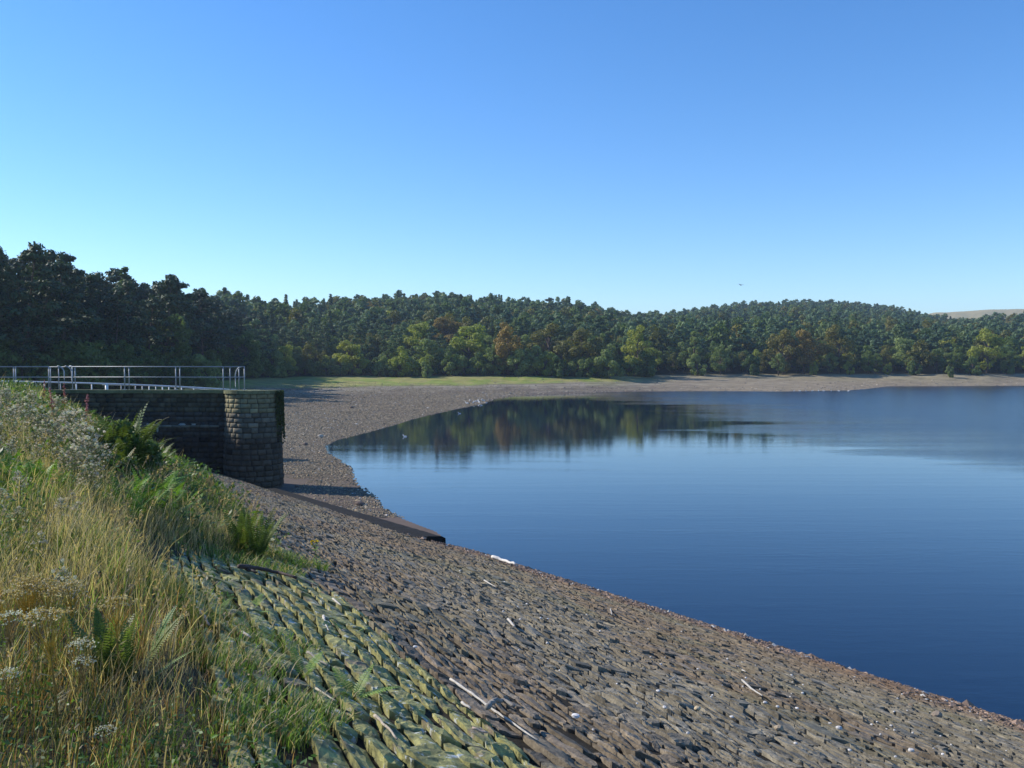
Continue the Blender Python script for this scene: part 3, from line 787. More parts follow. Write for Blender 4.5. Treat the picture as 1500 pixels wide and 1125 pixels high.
# bushes and willows lining the shore (px, top row, base offset m, shape, colour, label)
SH = [(300, 513, -14, 'bu', 'willow', 'round pale green bush behind the tower platform', 1.3),
      (262, 516, -12, 'bu', 'broad', 'dark green bush left of the round pale one behind the tower', 1.2),
      (416, 497, 2, 'br', 'yellow', 'yellow-green tree at the left end of the lakeside trees', .9),
      (456, 498, 3, 'br', 'olive', 'brownish green tree behind the grassy shore', 1.0),
      (511, 492, 1, 'br', 'yellow', 'bright yellow-green tree standing over the grassy shore', 1.1),
      (478, 522, -1, 'bu', 'broad', 'low dark bush below the brownish green tree', 1.1),
      (556, 520, -1, 'bu', 'willow', 'bushy willow at the edge of the grass, left of the rounded ones', 1.0),
      (586, 508, -2, 'bu', 'yellow', 'fresh green rounded willow in the middle of the grassy shore', 1.1),
      (629, 488, 4, 'br', 'willow', 'tall grey-green willow with a domed crown above the bushes', 1.2),
      (625, 526, -6, 'bu', 'willow', 'small round bright bush standing forward on the grass', .9),
      (662, 510, -1, 'bu', 'broad', 'green bush right of the tall domed willow', 1.0),
      (700, 512, 0, 'bu', 'broad', 'dark green bush left of the pale shore willows', 1.1),
      (722, 503, 1, 'br', 'willow', 'grey-green willow over the shore below the orange tree', .9),
      (757, 505, 0, 'bu', 'willow', 'grey-green bushy willow beside the pebble beach', 1.1),
      (787, 498, 1, 'br', 'willow', 'pale willow with several domes below the brown olive tree', .9),
      (822, 517, -3, 'bu', 'broad', 'round dark bush at the beach edge below the big olive tree', 1.1),
      (862, 520, -2, 'bu', 'broad', 'low green bush right of the round dark one on the beach edge', 1.2),
      (893, 508, -3, 'bu', 'willow', 'leafy pale bush reaching down onto the beach', 1.25),
      (945, 510, 0, 'bu', 'broad', 'dark bush in the shaded gap of the shoreline wood', 1.1),
      (1017, 479, 2, 'po', 'willow', 'tall pale poplar-like tree rising above the right shore', 1.0),
      (1022, 515, -2, 'bu', 'willow', 'bush at the foot of the tall pale poplar-like tree', 1.1),
      (1055, 502, 0, 'br', 'willow', 'pale green tree right of the poplar-like tree', .9),
      (1103, 515, -1, 'bu', 'broad', 'spreading bush over a bare stem on the right shore', 1.1),
      (1140, 512, 0, 'br', 'willow', 'grey-green tree between the spreading bush and the bright bushes', .8),
      (1192, 527, -1, 'bu', 'yellow', 'first bright lime bush on the far right shore', .8),
      (1215, 512, 2, 'br', 'willow', 'grey-green tree between the first two lime bushes', .9),
      (1244, 527, -1, 'bu', 'yellow', 'second bright lime bush on the far right shore', .9),
      (1272, 512, 2, 'br', 'broad', 'green tree between the last two lime bushes', .9),
      (1300, 528, -1, 'bu', 'yellow', 'third bright lime bush on the far right shore', .8),
      (1328, 487, 8, 'br', 'willow', 'light green tree standing out below the end of the far hill', 1.0),
      (1342, 525, -1, 'bu', 'broad', 'low green bush beside the third lime bush', 1.1),
      (1392, 533, -5, 'bu', 'willow', 'pale rounded bush on the beach before the dark right-hand trees', .9),
      (1425, 520, 0, 'bu', 'broad', 'dark low bush under the tall trees at the right', 1.1),
      (1475, 522, 0, 'bu', 'broad', 'green bush near the right end of the beach', 1.1)]
H0 = {'bu': 6.0, 'br': 12.0, 'po': 15.0}
for i, (px, yt, dt, sh, mt, lab, wd) in enumerate(SH):
    u = U(px); ys, De, Dr = [float(a) for a in knots(np.array([u]))]
    t = De + dt; g = float(ground_z(np.array([u * t]), np.array([t]))[0])
    h = EYE + (530 - yt) / F * t - g; pr = {'bu': BU, 'br': BN, 'po': PO}[sh]
    pr = pr[i % len(pr)]
    if mt == 'orange' and mt not in pr[0]: mt = 'yellow'
    if mt == 'olive' and mt not in pr[0]: mt = 'broad'
    w = {'bu': .75, 'br': 1.15, 'po': 1.0}[sh] * wd
    put('shore_bush' if sh == 'bu' else 'willow_tree', pr, mt, px, t, h, H0[sh], lab, 'bush' if sh == 'bu' else 'tree', None, w)

for k, px in enumerate(np.arange(392, 960, 17.0)):
    px = float(px + rng.uniform(-6, 6)); u = U(px); _, De, _ = [float(a) for a in knots(np.array([u]))]; t = De + rng.uniform(-1, 4); h = rng.uniform(3.6, 6.5)
    put('shore_bush', BU[k % 3], ['willow', 'broad', 'willow', 'yellow'][int(rng.integers(4))], px, t, h, 6.0, 'leafy bush in the unbroken row between the grassy shore and the central wood', 'bush', 'bushes in the row along the foot of the central wood', 1.0)
# the wood itself: poisson-like fill
def fill(pxa, pxb, spacing, frac=1.0):
    ua, ub = U(pxa), U(pxb)
    ymax = 760; xs = np.arange(min(ua * 760, ua * 70), max(ub * 760, ub * 70) + spacing, spacing); yv = np.arange(70, ymax, spacing * .9)
    gx, gy = np.meshgrid(xs, yv); gx = gx + (np.arange(gx.shape[0]) % 2)[:, None] * spacing * .5
    gx = gx + rng.uniform(-.42, .42, gx.shape) * spacing; gy = gy + rng.uniform(-.42, .42, gy.shape) * spacing
    gx, gy = gx.ravel(), gy.ravel(); u = gx / gy; m = (u > ua) & (u < ub)
    gx, gy, u = gx[m], gy[m], u[m]; ys, De, Dr = knots(u); De = De * edge_wobble(u)
    m = (gy > De + 1.5) & (gy < Dr + 14) & (u < .72) & (u > -.72)
    return np.stack([gx[m], gy[m]], 1)
P = np.concatenate([fill(-190, 400, 4.7), fill(400, 940, 4.5), fill(940, 1690, 5.0)])
tk = np.array(taken)
dm = np.min(np.hypot(P[:, None, 0] - tk[None, :, 0], P[:, None, 1] - tk[None, :, 1]) - tk[None, :, 2], axis=1)
P = P[dm > 0]
ys, De, Dr = knots(P[:, 0] / P[:, 1]); dist = np.hypot(P[:, 0], P[:, 1]); inn = P[:, 1] - De
pxs = P[:, 0] / P[:, 1] * F + 750
nz = fbm(P[:, 0] * .03, P[:, 1] * .03, 91); rr = rng.random(len(P))
pb = np.where(inn < 8, .8, np.where(inn < 30, .45, np.where((pxs > 470) & (pxs < 960), .26, .15))) + (nz - .5) * .5
pb = np.where(pxs < 380, np.where(inn < 6, .9, .03), pb)
isb = rr < pb
vis = (pxs > -130) & (pxs < 1530)
order = np.argsort(dist + np.where(vis, 0, 4000))
# rows buried deep inside the left wood are the last to be individuals
cntp = cntb = 0; rest = []
cols_p = ['pine', 'pineblue']
ZL = lambda px, inn: ('left' if px < 390 else 'hill' if px < 940 else 'right')
for i in order:
    px_, t_ = pxs[i], P[i, 1]; zone = ZL(px_, inn[i])
    h = np.interp(px_, [250, 430], [14.2, 10.0]) * rng.uniform(.84, 1.14) * (1 if not isb[i] else .88)
    if rng.random() < .05: h *= 1.1
    if zone != 'left': h *= np.interp(inn[i], [0, 22], [.62, 1])
    elif inn[i] < 5: h *= .45
    show = vis[i]
    if isb[i] and cntb < 210 and show:
        cntb += 1; m = ['broad', 'broad', 'olive', 'willow', 'broad', 'yellow' if inn[i] < 12 else 'olive'][int(rng.integers(6))]
        if zone == 'left': m = 'broad'
        lab = {'left': 'green broadleaf tree along the foot of the dark left wood', 'hill': 'green broadleaf tree behind the bushes at the foot of the central hill',
               'right': 'green broadleaf tree at the foot of the distant right hill'}[zone]
        tree('broadleaf_tree', BN[int(rng.integers(3))], m, P[i, 0], t_, h, 12, lab, 'tree', {'left': 'broadleaf trees edging the left wood', 'hill': 'broadleaf trees at the foot of the central hill', 'right': 'broadleaf trees at the foot of the right hill'}[zone], 1.0)
    elif (not isb[i]) and cntp < 290 and show:
        cntp += 1; sp = rng.random() < (.12 if zone == 'left' else .2)
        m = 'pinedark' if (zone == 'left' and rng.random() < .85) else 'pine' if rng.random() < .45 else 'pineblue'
        lab = {'left': 'tall dark pine of the shaded left wood', 'hill': 'dark blue-green pine on the central hill across the water', 'right': 'blue-green pine on the slope behind the right shore'}[zone]
        g = {'left': 'tall pines of the left wood', 'hill': 'pines on the central hill', 'right': 'pines on the right slope'}[zone]
        if sp: tree('spruce_tree', SN[0], m, P[i, 0], t_, h, 15, lab.replace('pine', 'pointed spruce'), 'tree', g.replace('pines', 'spruces'))
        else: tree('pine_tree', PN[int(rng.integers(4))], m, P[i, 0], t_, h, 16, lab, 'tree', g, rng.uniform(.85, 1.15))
    else: rest.append((i, h))
print('trees', cntp, cntb, 'rest', len(rest))

# everything further up the hills reads as one mass of crowns
src = [PF[0][0]['pine'], PF[1][0]['pineblue'], PF[2][0]['pine'], PF[0][0]['pineblue'], SN[1][0]['pineblue'], SN[1][0]['pine'], BF[0][0]['broad'], BF[1][0]['broad'], BF[0][0]['olive'], BF[1][0]['yellow'], BF[0][0]['orange']]
ridx = np.array([i for i, h in rest]); rh = np.array([h for i, h in rest])
rx, ry = P[ridx, 0], P[ridx, 1]; rz = ground_z(rx, ry) - .1
kind = np.where(isb[ridx], rng.choice([6, 6, 7, 7, 8, 8, 9, 10], len(ridx), p=[.17, .17, .17, .08, .16, .14, .05, .06]), rng.choice([0, 1, 2, 3, 1, 3, 4, 5, 6, 8], len(ridx)))
hh0 = np.array([13.5] * 4 + [15, 15] + [11] * 5)[kind]; rs = rh / hh0 * rng.uniform(.78, 1.28, len(ridx))
# one merged, realised mesh per mass would be heavy: instance the crown meshes on points with geometry nodes
# shrub layer closing the feet of the left wood
uq = U(rng.uniform(-180, 430, 620)); _, Dq, Rq = knots(uq); Dq = Dq * edge_wobble(uq); tq = Dq + 1 + rng.beta(1, 1.6, 620) * np.minimum(Rq - Dq, 70)
rx = np.concatenate([rx, uq * tq]); ry = np.concatenate([ry, tq]); rz = np.concatenate([rz, ground_z(uq * tq, tq) - .3]); kind = np.concatenate([kind, rng.choice([6, 7], 620)]); rs = np.concatenate([rs, rng.uniform(.3, .55, 620)])
pm = bpy.data.meshes.new('distant_forest'); pm.vertices.add(len(rx)); pm.vertices.foreach_set('co', np.stack([rx, ry, rz], 1).astype(np.float32).ravel())
for nm, ty, dat in (('scl', 'FLOAT', rs), ('rot', 'FLOAT', rng.uniform(0, 6.28, len(rx))), ('kind', 'INT', kind)):
    a = pm.attributes.new(nm, ty, 'POINT'); a.data.foreach_set('value', dat.astype(np.float32 if ty == 'FLOAT' else np.int32))
for k in ('pine', 'pineblue', 'broad', 'olive', 'yellow', 'orange'): pm.materials.append(M[k])
fo = link('distant_forest', pm); tag(fo, 'mass of pine and broadleaf crowns covering the upper slopes of the hills', 'wood', kind='stuff')
# small source trees stand inside the wood as real trees
src_objs = []
for k, me in enumerate(src):
    u = U(500 + k * 35); t = 300 + k * 3
    x0, y0 = u * t, t; z0 = float(ground_z(np.array([x0]), np.array([y0]))[0])
    nm = 'pine_tree' if k < 4 else 'spruce_tree' if k < 6 else 'broadleaf_tree'
    o = link(nm, me, loc=(x0, y0, z0)); g = {'pine_tree': 'pines on the central hill', 'spruce_tree': 'spruces on the central hill', 'broadleaf_tree': 'broadleaf trees half way up the central hill'}[nm]
    lab = {'pine_tree': 'dark blue-green pine on the central hill across the water', 'spruce_tree': 'dark blue-green pointed spruce on the central hill across the water', 'broadleaf_tree': 'broadleaf tree half way up the central hill among pines'}[nm]
    tag(o, lab, 'tree', g); src_objs.append(o)
ng = bpy.data.node_groups.new('forest_on_points', 'GeometryNodeTree')
ng.interface.new_socket('Geometry', in_out='INPUT', socket_type='NodeSocketGeometry'); ng.interface.new_socket('Geometry', in_out='OUTPUT', socket_type='NodeSocketGeometry')
gi = ng.nodes.new('NodeGroupInput'); go = ng.nodes.new('NodeGroupOutput')
join_out = ng.nodes.new('GeometryNodeJoinGeometry')
for k, o in enumerate(src_objs):
    oi = ng.nodes.new('GeometryNodeObjectInfo'); oi.inputs['Object'].default_value = o; oi.transform_space = 'ORIGINAL'; oi.inputs['As Instance'].default_value = True
    ip = ng.nodes.new('GeometryNodeInstanceOnPoints')
    ka = ng.nodes.new('GeometryNodeInputNamedAttribute'); ka.data_type = 'INT'; ka.inputs['Name'].default_value = 'kind'
    cmp = ng.nodes.new('FunctionNodeCompare'); cmp.data_type = 'INT'; cmp.operation = 'EQUAL'
    ci = [s for s in cmp.inputs if s.type == 'INT']; ng.links.new(ka.outputs['Attribute'], ci[0]); ci[1].default_value = k
    sa = ng.nodes.new('GeometryNodeInputNamedAttribute'); sa.data_type = 'FLOAT'; sa.inputs['Name'].default_value = 'scl'
    ra = ng.nodes.new('GeometryNodeInputNamedAttribute'); ra.data_type = 'FLOAT'; ra.inputs['Name'].default_value = 'rot'
    cx = ng.nodes.new('ShaderNodeCombineXYZ'); ng.links.new(ra.outputs['Attribute'], cx.inputs[2])
    e2r = ng.nodes.new('FunctionNodeEulerToRotation'); ng.links.new(cx.outputs[0], e2r.inputs[0])
    ng.links.new(gi.outputs[0], ip.inputs['Points']); ng.links.new(cmp.outputs[0], ip.inputs['Selection']); ng.links.new(oi.outputs['Geometry'], ip.inputs['Instance'])
    ng.links.new(e2r.outputs[0], ip.inputs['Rotation']); ng.links.new(sa.outputs['Attribute'], ip.inputs['Scale']); ng.links.new(ip.outputs[0], join_out.inputs[0])
ng.links.new(join_out.outputs[0], go.inputs[0])
md = fo.modifiers.new('forest', 'NODES'); md.node_group = ng

# ------------------------------------------------------------------ grass of the bank
def gE(l):  # outer limit of the grass, ragged over the stones
    return np.interp(l, [0, 3, 6.3, 7.6, 9.0, 9.8, 10.6, 16.4, 20, 25, 33.8, 44, 60], [.58, .50, .48, .05, .25, 1.1, 1.5, 1.85, 1.8, 2.0, 1.9, 1.35, 0])

def blades(x, y, h, w, col, r, lean=.35, segs=3):
    N = len(x); z = bank_z(x, y) - .03
    ang = r.uniform(0, 2 * pi, N); dx, dy = np.cos(ang), np.sin(ang)
    la = np.stack([r.normal(.25, .5, N), r.normal(0, .5, N)], 1) * lean * h[:, None]
    hs = np.linspace(0, 1, segs + 1); vs = []; cs = []
    for k, s in enumerate(hs):
        ox = la[:, 0] * s ** 2; oy = la[:, 1] * s ** 2; oz = h * s * (1 - .12 * s)
        ww = w * (1 - s) ** .7 * .5
        if k < segs:
            vs += [np.stack([x + ox - dx * ww, y + oy - dy * ww, z + oz], 1), np.stack([x + ox + dx * ww, y + oy + dy * ww, z + oz], 1)]; cs += [col * (.75 + .4 * s)] * 2
        else: vs.append(np.stack([x + ox, y + oy, z + oz], 1)); cs.append(col * 1.1)
    nvp = 2 * segs + 1
    v = np.stack(vs, 1).reshape(-1, 3); c = np.stack(cs, 1).reshape(-1, 3)
    base = (np.arange(N) * nvp)[:, None]
    q = np.concatenate([base + [2 * k, 2 * k + 1, 2 * k + 3, 2 * k + 2] for k in range(segs - 1)])
    t = base + [2 * segs - 2, 2 * segs - 1, 2 * segs]
    return v, q, t, c

def zone_points(y0, y1, dens):
    """random points of the bank between two distances from the crest walk"""
    out = []
    A = (.74 + .12) * (y1 ** 2 - y0 ** 2) / 2; N = int(A * dens)
    yy = np.sqrt(rng.uniform(y0 ** 2, y1 ** 2, N)); xx = rng.uniform(-.74, .12, N) * yy
    l, c = xy2lc(xx, yy)
    lim = gE(l) + .5 * (fbm(l * 1.7, l * 0 + 8, 51) - .5) + .25 * (fbm(l * 6, c * 6, 52) - .5)
    m = (c < lim) & (c > -11) & (yy < 41.6)
    return xx[m], yy[m], (lim - c)[m]

GREEN = np.array([.13, .21, .045]); OLIVE = np.array([.155, .175, .055]); STRAW = np.array([.50, .39, .25]); DARK = np.array([.07, .10, .03]); BRIGHT = np.array([.24, .36, .07]); RUST = np.array([.30, .17, .08])
# patches of tall tan grass where the photograph shows them (ground points)
TAN = [unproject(px, yy)[:2] for px, yy in ((155, 775), (170, 800), (200, 790), (225, 800), (140, 790), (60, 660), (110, 700), (90, 640), (245, 795), (265, 985), (185, 795), (75, 860), (280, 780))]
def tan_field(x, y):
    f = np.zeros(len(x))
    for p in TAN:
        R = .28 + .055 * p[1]; f = np.maximum(f, np.exp(-((x - p[0]) ** 2 + ((y - p[1]) * .8) ** 2) / R ** 2))
    return f
gmb = MB()
for y0, y1, dn, wd, sg in ((2.2, 4.2, 3600, .0045, 3), (4.2, 7, 2400, .006, 3), (7, 11, 1500, .008, 3), (11, 18, 800, .012, 2), (18, 42, 260, .022, 2)):
    x, y, e = zone_points(y0, y1, dn)
    n1 = fbm(x * .9, y * .9, 61); n2 = fbm(x * 2.3, y * 2.3, 62); tf = tan_field(x, y)
    thin = rng.random(len(x)) < np.clip(e * 2.2 + .15, 0, 1) * np.clip(.45 + 1.2 * n2, .3, 1)
    x, y, e, n1, n2, tf = x[thin], y[thin], e[thin], n1[thin], n2[thin], tf[thin]; N = len(x)
    r_ = rng.random(N)
    col = np.where((n2 > .52)[:, None], GREEN, OLIVE); col = np.where((r_ < .18)[:, None], BRIGHT, col)
    col = np.where((rng.random(N) < .22 + .2 * (n1 > .55) + .25 * (y < 4.6))[:, None], DARK, col)
    istan = rng.random(N) < (.05 + .06 * (n1 < .42) + .62 * tf)
    col = np.where(istan[:, None], STRAW * rng.uniform(.7, 1.15, (N, 1)), col)
    low = y < 5.2
    col = np.where((low & (rng.random(N) < .25))[:, None], RUST, col)
    col = col * rng.uniform(.7, 1.3, (N, 1))
    h = (rng.gamma(6, .035, N) * (.7 + .7 * n1)) * np.clip(.45 + e * 1.1, .45, 1.05) * np.where(istan, 1.35, 1)
    h = h * np.interp(y, [2, 6, 12, 20], [.5, .62, .85, 1.0]) * (.75 + .7 * fbm(x * 1.6, y * 1.6, 64))
    v, q, t, c = blades(x, y, h, wd * rng.uniform(.6, 1.4, N), col, rng, .5, sg); gmb.add2(v, q, t, c)
# seed-headed stems standing over the sward
for y0, y1, dn in ((2.4, 6, 22), (6, 12, 9), (12, 20, 5)):
    x, y, e = zone_points(y0, y1, dn); m = e > .15; x, y = x[m], y[m]; N = len(x)
    h = rng.uniform(.28, .55, N) * np.interp(y, [2, 12], [.8, 1.1]); w = .004 + .0009 * y
    v, q, t, c = blades(x, y, h, np.full(N, 1) * w, STRAW * rng.uniform(.55, 1, (N, 1)), rng, .45, 3)
    tip = v.reshape(N, 7, 3)[:, -1]; prev = v.reshape(N, 7, 3)[:, 4]
    gmb.add2(v, q, t, c)
    for k in range(9):
        ctr = tip + (prev - tip) * (k / 9 * .75) + rng.normal(0, .009, (N, 3)); d1 = rng.normal(0, 1, (N, 3)); d1[:, 2] += 1; d1 /= np.linalg.norm(d1, axis=1)[:, None]
        d2 = np.cross(d1, rng.normal(0, 1, (N, 3))); d2 /= np.linalg.norm(d2, axis=1)[:, None]; s = .004 + .0012 * y[:, None]
        vv = np.stack([ctr - d1 * s * 1.3, ctr + d2 * s * .5, ctr + d1 * s * 1.3, ctr - d2 * s * .5], 1).reshape(-1, 3)
        gmb.add(vv, np.arange(4 * N).reshape(N, 4), np.repeat(np.array([.34, .25, .16]) * rng.uniform(.7, 1.2, (N, 1)), 4, 0))
tag(link('grass', gmb.mesh('grass', [M['grass']])), 'long green and tan grass covering the dam bank', 'grass', kind='stuff')

# low broad-leaved undergrowth between the grass
umb = MB()
for y0, y1, dn, sz in ((2.3, 5, 1300, .010), (5, 9, 800, .016), (9, 18, 300, .034), (18, 42, 90, .065)):
    x, y, e = zone_points(y0, y1, dn); n3 = fbm(x * 1.4 + 30, y * 1.4, 77); m = (n3 > .5) & (e > .05); x, y, n3 = x[m], y[m], n3[m]; N = len(x)
    z = bank_z(x, y) + rng.beta(1.3, 1.6, N) * .30 * np.interp(y, [3, 15], [.8, 1.7]) * np.clip((n3 - .48) * 9, .3, 1.2)
    ctr = np.stack([x, y, z], 1); nn = rng.normal(0, .6, (N, 3)); nn[:, 2] += 1; nn /= np.linalg.norm(nn, axis=1)[:, None]
    a = np.cross(nn, rng.normal(0, 1, (N, 3))); a /= np.linalg.norm(a, axis=1)[:, None]; b = np.cross(nn, a); s = sz * rng.uniform(.6, 1.5, (N, 1))
    v = np.stack([ctr - a * s, ctr + b * s * .45, ctr + a * s * 1.1, ctr - b * s * .45], 1).reshape(-1, 3)
    col = np.where((rng.random(N) < .35)[:, None], np.array([.11, .19, .035]), np.array([.06, .11, .03])) * rng.uniform(.7, 1.3, (N, 1))
    umb.add(v, np.arange(4 * N).reshape(N, 4), np.repeat(col, 4, 0))
tag(link('undergrowth', umb.mesh('undergrowth', [M['plant']])), 'low leafy herbs growing through the bank grass', 'undergrowth', kind='stuff')

# ------------------------------------------------------------------ ferns
def frond(L, az, el, droop, r, col, npair=24, wmax=.24):
    """one fern leaf: midrib with tapering pinnae, returned in plant space"""
    t = np.linspace(0, 1, npair + 3); e = el - droop * t ** 1.5
    ds = L / len(t); px_ = np.cumsum(np.cos(e)) * ds; pz = np.cumsum(np.sin(e)) * ds
    mid = np.stack([px_ * cos(az), px_ * sin(az), pz], 1); mid = np.vstack([[0, 0, 0], mid]); mb = MB()
    v, q, tt_ = tube(mid, np.linspace(.006, .0015, len(mid)), 4, False); mb.add2(v, q, tt_, col * .7 + np.array([.05, .04, 0]))
    side = np.array([-sin(az), cos(az), 0])
    roll = r.normal(0, .35)
    for k in range(2, len(mid) - 1):
        f = k / (len(mid) - 1); w = L * wmax * (sin(pi * min(1, (f + .08)) ** .75) ** .8) * r.uniform(.85, 1.1)
        tan = mid[k] - mid[k - 1]; tan /= np.linalg.norm(tan) + 1e-9; up = np.cross(tan, side)
        if up[2] < 0: up = -up
        for sg in (-1, 1):
            d = side * sg * cos(.45 + roll * .3 * sg) + tan * .42 + up * (.12 * sg * roll + .08); d /= np.linalg.norm(d)
            hw = L * .5 / npair * .85; p0 = mid[k]; c_ = col * r.uniform(.8, 1.2)
            n_ = np.cross(d, tan); n_ /= np.linalg.norm(n_) + 1e-9; b_ = np.cross(n_, d)
            P0 = p0 + b_ * hw * .7; P1 = p0 - b_ * hw * .7; m1_ = p0 + d * w * .55 - np.array([0, 0, w * .05]); T = p0 + d * w - np.array([0, 0, w * .18])
            mb.add(np.array([P0, m1_ + b_ * hw * .62, m1_ - b_ * hw * .62, P1]), np.array([[0, 1, 2, 3]]), c_)
            mb.add(np.array([m1_ + b_ * hw * .62, T, m1_ - b_ * hw * .62]), np.array([[0, 1, 2]]), c_ * 1.08)
    return mb
def fern_mesh(seed, L, n, el0, spread, col, wmax=.2, npair=22, droop=(.5, 1.3)):
    r = np.random.default_rng(seed); mb = MB()
    for k in range(n):
        az = k * 2 * pi / n + r.normal(0, .3); f = frond(L * r.uniform(.7, 1.1), az, el0 + r.normal(0, spread), r.uniform(*droop), r, np.array(col) * r.uniform(.75, 1.25), npair, wmax)
        o = np.array([cos(az), sin(az), 0]) * .03
        for v in f.v: v += o
        base = mb.n
        mb.v += f.v; mb.c += f.c; mb.f3 += [a + base for a in f.f3]; mb.f4 += [a + base for a in f.f4]; mb.n += f.n
    return mb.mesh('fern', [M['plant']])
FB = [fern_mesh(s, .95, 11, 1.05, .22, (.13, .25, .03), .2, 18) for s in (1, 2)]       # bright
FD = [fern_mesh(s, .95, 12, 1.15, .25, (.09, .125, .028), .17, 20) for s in (3, 4)]    # dull
FU = [fern_mesh(5, 1.0, 10, 1.25, .16, (.13, .175, .04), .15, 26, (.2, .7))]            # upright, dark
FS = [fern_mesh(6, .9, 4, .9, .2, (.17, .26, .06), .17, 16, (.3, .7))]                # few fronds
def place_top(px, yt, h):
    """ground point of a plant of height h whose top shows at that pixel"""
    return unproject(px, yt, lambda x, y: bank_z(x, y) + h)
def plant(name, me, px, yt, h, hm, label, cat, group=None, base=False, kids=(), wide=1.0):
    if h > 5:      # h is the photo row of its foot
        p = unproject(px, h); h = (h - yt) / F * p[1] * 1.1
    else: p = unproject(px, yt) if base else place_top(px, yt, h)
    s = h / hm; z = float(bank_z(np.array([p[0]]), np.array([p[1]]))[0])
    if kids:
        o = link(name, None, loc=(p[0], p[1], z - .02), rot=(rng.normal(0, .05), rng.normal(.04, .05), rng.uniform(0, 6.28)), scale=(s * wide, s * wide, s))
        for nm, m in kids: link(nm, m, o)
    else: o = link(name, me, loc=(p[0], p[1], z - .02), rot=(rng.normal(0, .05), rng.normal(0, .05), rng.uniform(0, 6.28)), scale=(s * wide, s * wide, s))
    return tag(o, label, cat, group)
for px, yt, yb_, lab in ((176, 606, 690, 'tallest leafy shrub in the bushy clump before the tower wall'), (205, 626, 692, 'right-hand leafy shrub of the bushy clump, against the dark wall'), (150, 628, 682, 'left-hand leafy shrub of the bushy clump beside the white seed heads'), (178, 652, 712, 'low leafy shrub at the front of the bushy clump')):
    p = unproject(px, yb_); h_ = (yb_ - yt) / F * p[1] * 1.02; o = link('leafy_shrub', None, loc=(p[0], p[1], p[2] - .05), rot=(0, 0, rng.uniform(0, 6.28)), scale=(h_ / 6,) * 3); pr_ = BU[int(rng.integers(3))]
    link('crown', pr_[0]['broad'], o); link('trunk', pr_[1], o); tag(o, lab, 'shrub')
g1 = 'ferns of the big dark clump before the tower wall'
for px, yt, yb_ in ((172, 606, 690), (190, 614, 692), (206, 628, 692), (158, 628, 688), (180, 640, 700), (214, 645, 694), (150, 640, 690), (196, 602, 690), (168, 655, 705), (182, 622, 700), (200, 640, 704), (222, 640, 690), (164, 612, 680), (142, 628, 676)):
    plant('fern', FD[int(rng.integers(2))], px, yt, yb_, .8, 'olive green fern in the big bushy clump before the dark tower wall', 'fern', g1, wide=.8)
plant('fern', FD[0], 232, 655, 682, .8, 'small yellowish fern leaning out over the slope against the tower wall', 'fern', wide=1.2)
g2 = 'bright ferns of the middle patch'
for px, yt, yb_ in ((180, 692, 750), (200, 686, 748), (222, 682, 745), (243, 692, 748), (262, 702, 752), (276, 716, 758), (210, 708, 765), (236, 714, 768), (254, 722, 770), (190, 716, 768)):
    plant('fern', FB[int(rng.integers(2))], px, yt, yb_, .8, 'bright green fern in the lush patch on the bank below the bushy clump', 'fern', g2, wide=.9)
g3 = 'ferns at the left edge of the bank'
for px, yt, yb_ in ((5, 655, 715), (28, 662, 718), (52, 668, 720), (75, 672, 722), (15, 682, 730)):
    plant('fern', FB[int(rng.integers(2))], px, yt, yb_, .8, 'green fern below the white seed heads at the left edge', 'fern', g3, wide=.9)
plant('fern', FU[0], 352, 742, 815, .95, 'upright dark fern at the edge of the stones, left of its taller neighbour', 'fern')
plant('fern', FU[0], 374, 746, 822, .95, 'upright dark fern clump standing alone over the brown stones', 'fern')
plant('fern', FU[0], 152, 893, 1005, .95, 'upright dark green fern beside the golden dead flower heads', 'fern')
plant('fern', FU[0], 178, 905, 1008, .95, 'upright fern right of the golden dead flower heads', 'fern', wide=.9)
def lone_frond(px, yb, L, az, el, label, seed, col=(.15, .2, .06)):
    p = unproject(px, yb); me = frond(L, az, el, .45, np.random.default_rng(seed), np.array(col), 28, .2).mesh('fern_frond', [M['plant']])
    tag(link('fern_frond', me, loc=tuple(p)), label, 'fern')
lone_frond(205, 985, .34, .5, 1.05, 'broad fern frond rising to the right beside the stones', 3, (.13, .17, .03))
lone_frond(208, 1008, .27, .25, .75, 'pale green fern frond lying lowest beside the grass edge', 4, (.28, .36, .14))
lone_frond(215, 970, .30, .8, 1.2, 'green fern frond standing highest above the broad one', 5, (.09, .2, .06))
for px, yb, lab in ((362, 898, 'small light green fern rooted between the mossy stones'), (310, 902, 'small fern at the inner edge of the mossy stones'), (515, 1022, 'little fern sprig between mossy stones below the dead sticks'), (441, 992, 'pale little fern on a mossy stone near the grass'),
                    (508, 935, 'tiny leafy sprig in a joint near the edge of the moss')):
    plant('small_fern', FS[0], px, yb, .2, .75, lab, 'fern', base=True, wide=1.3)

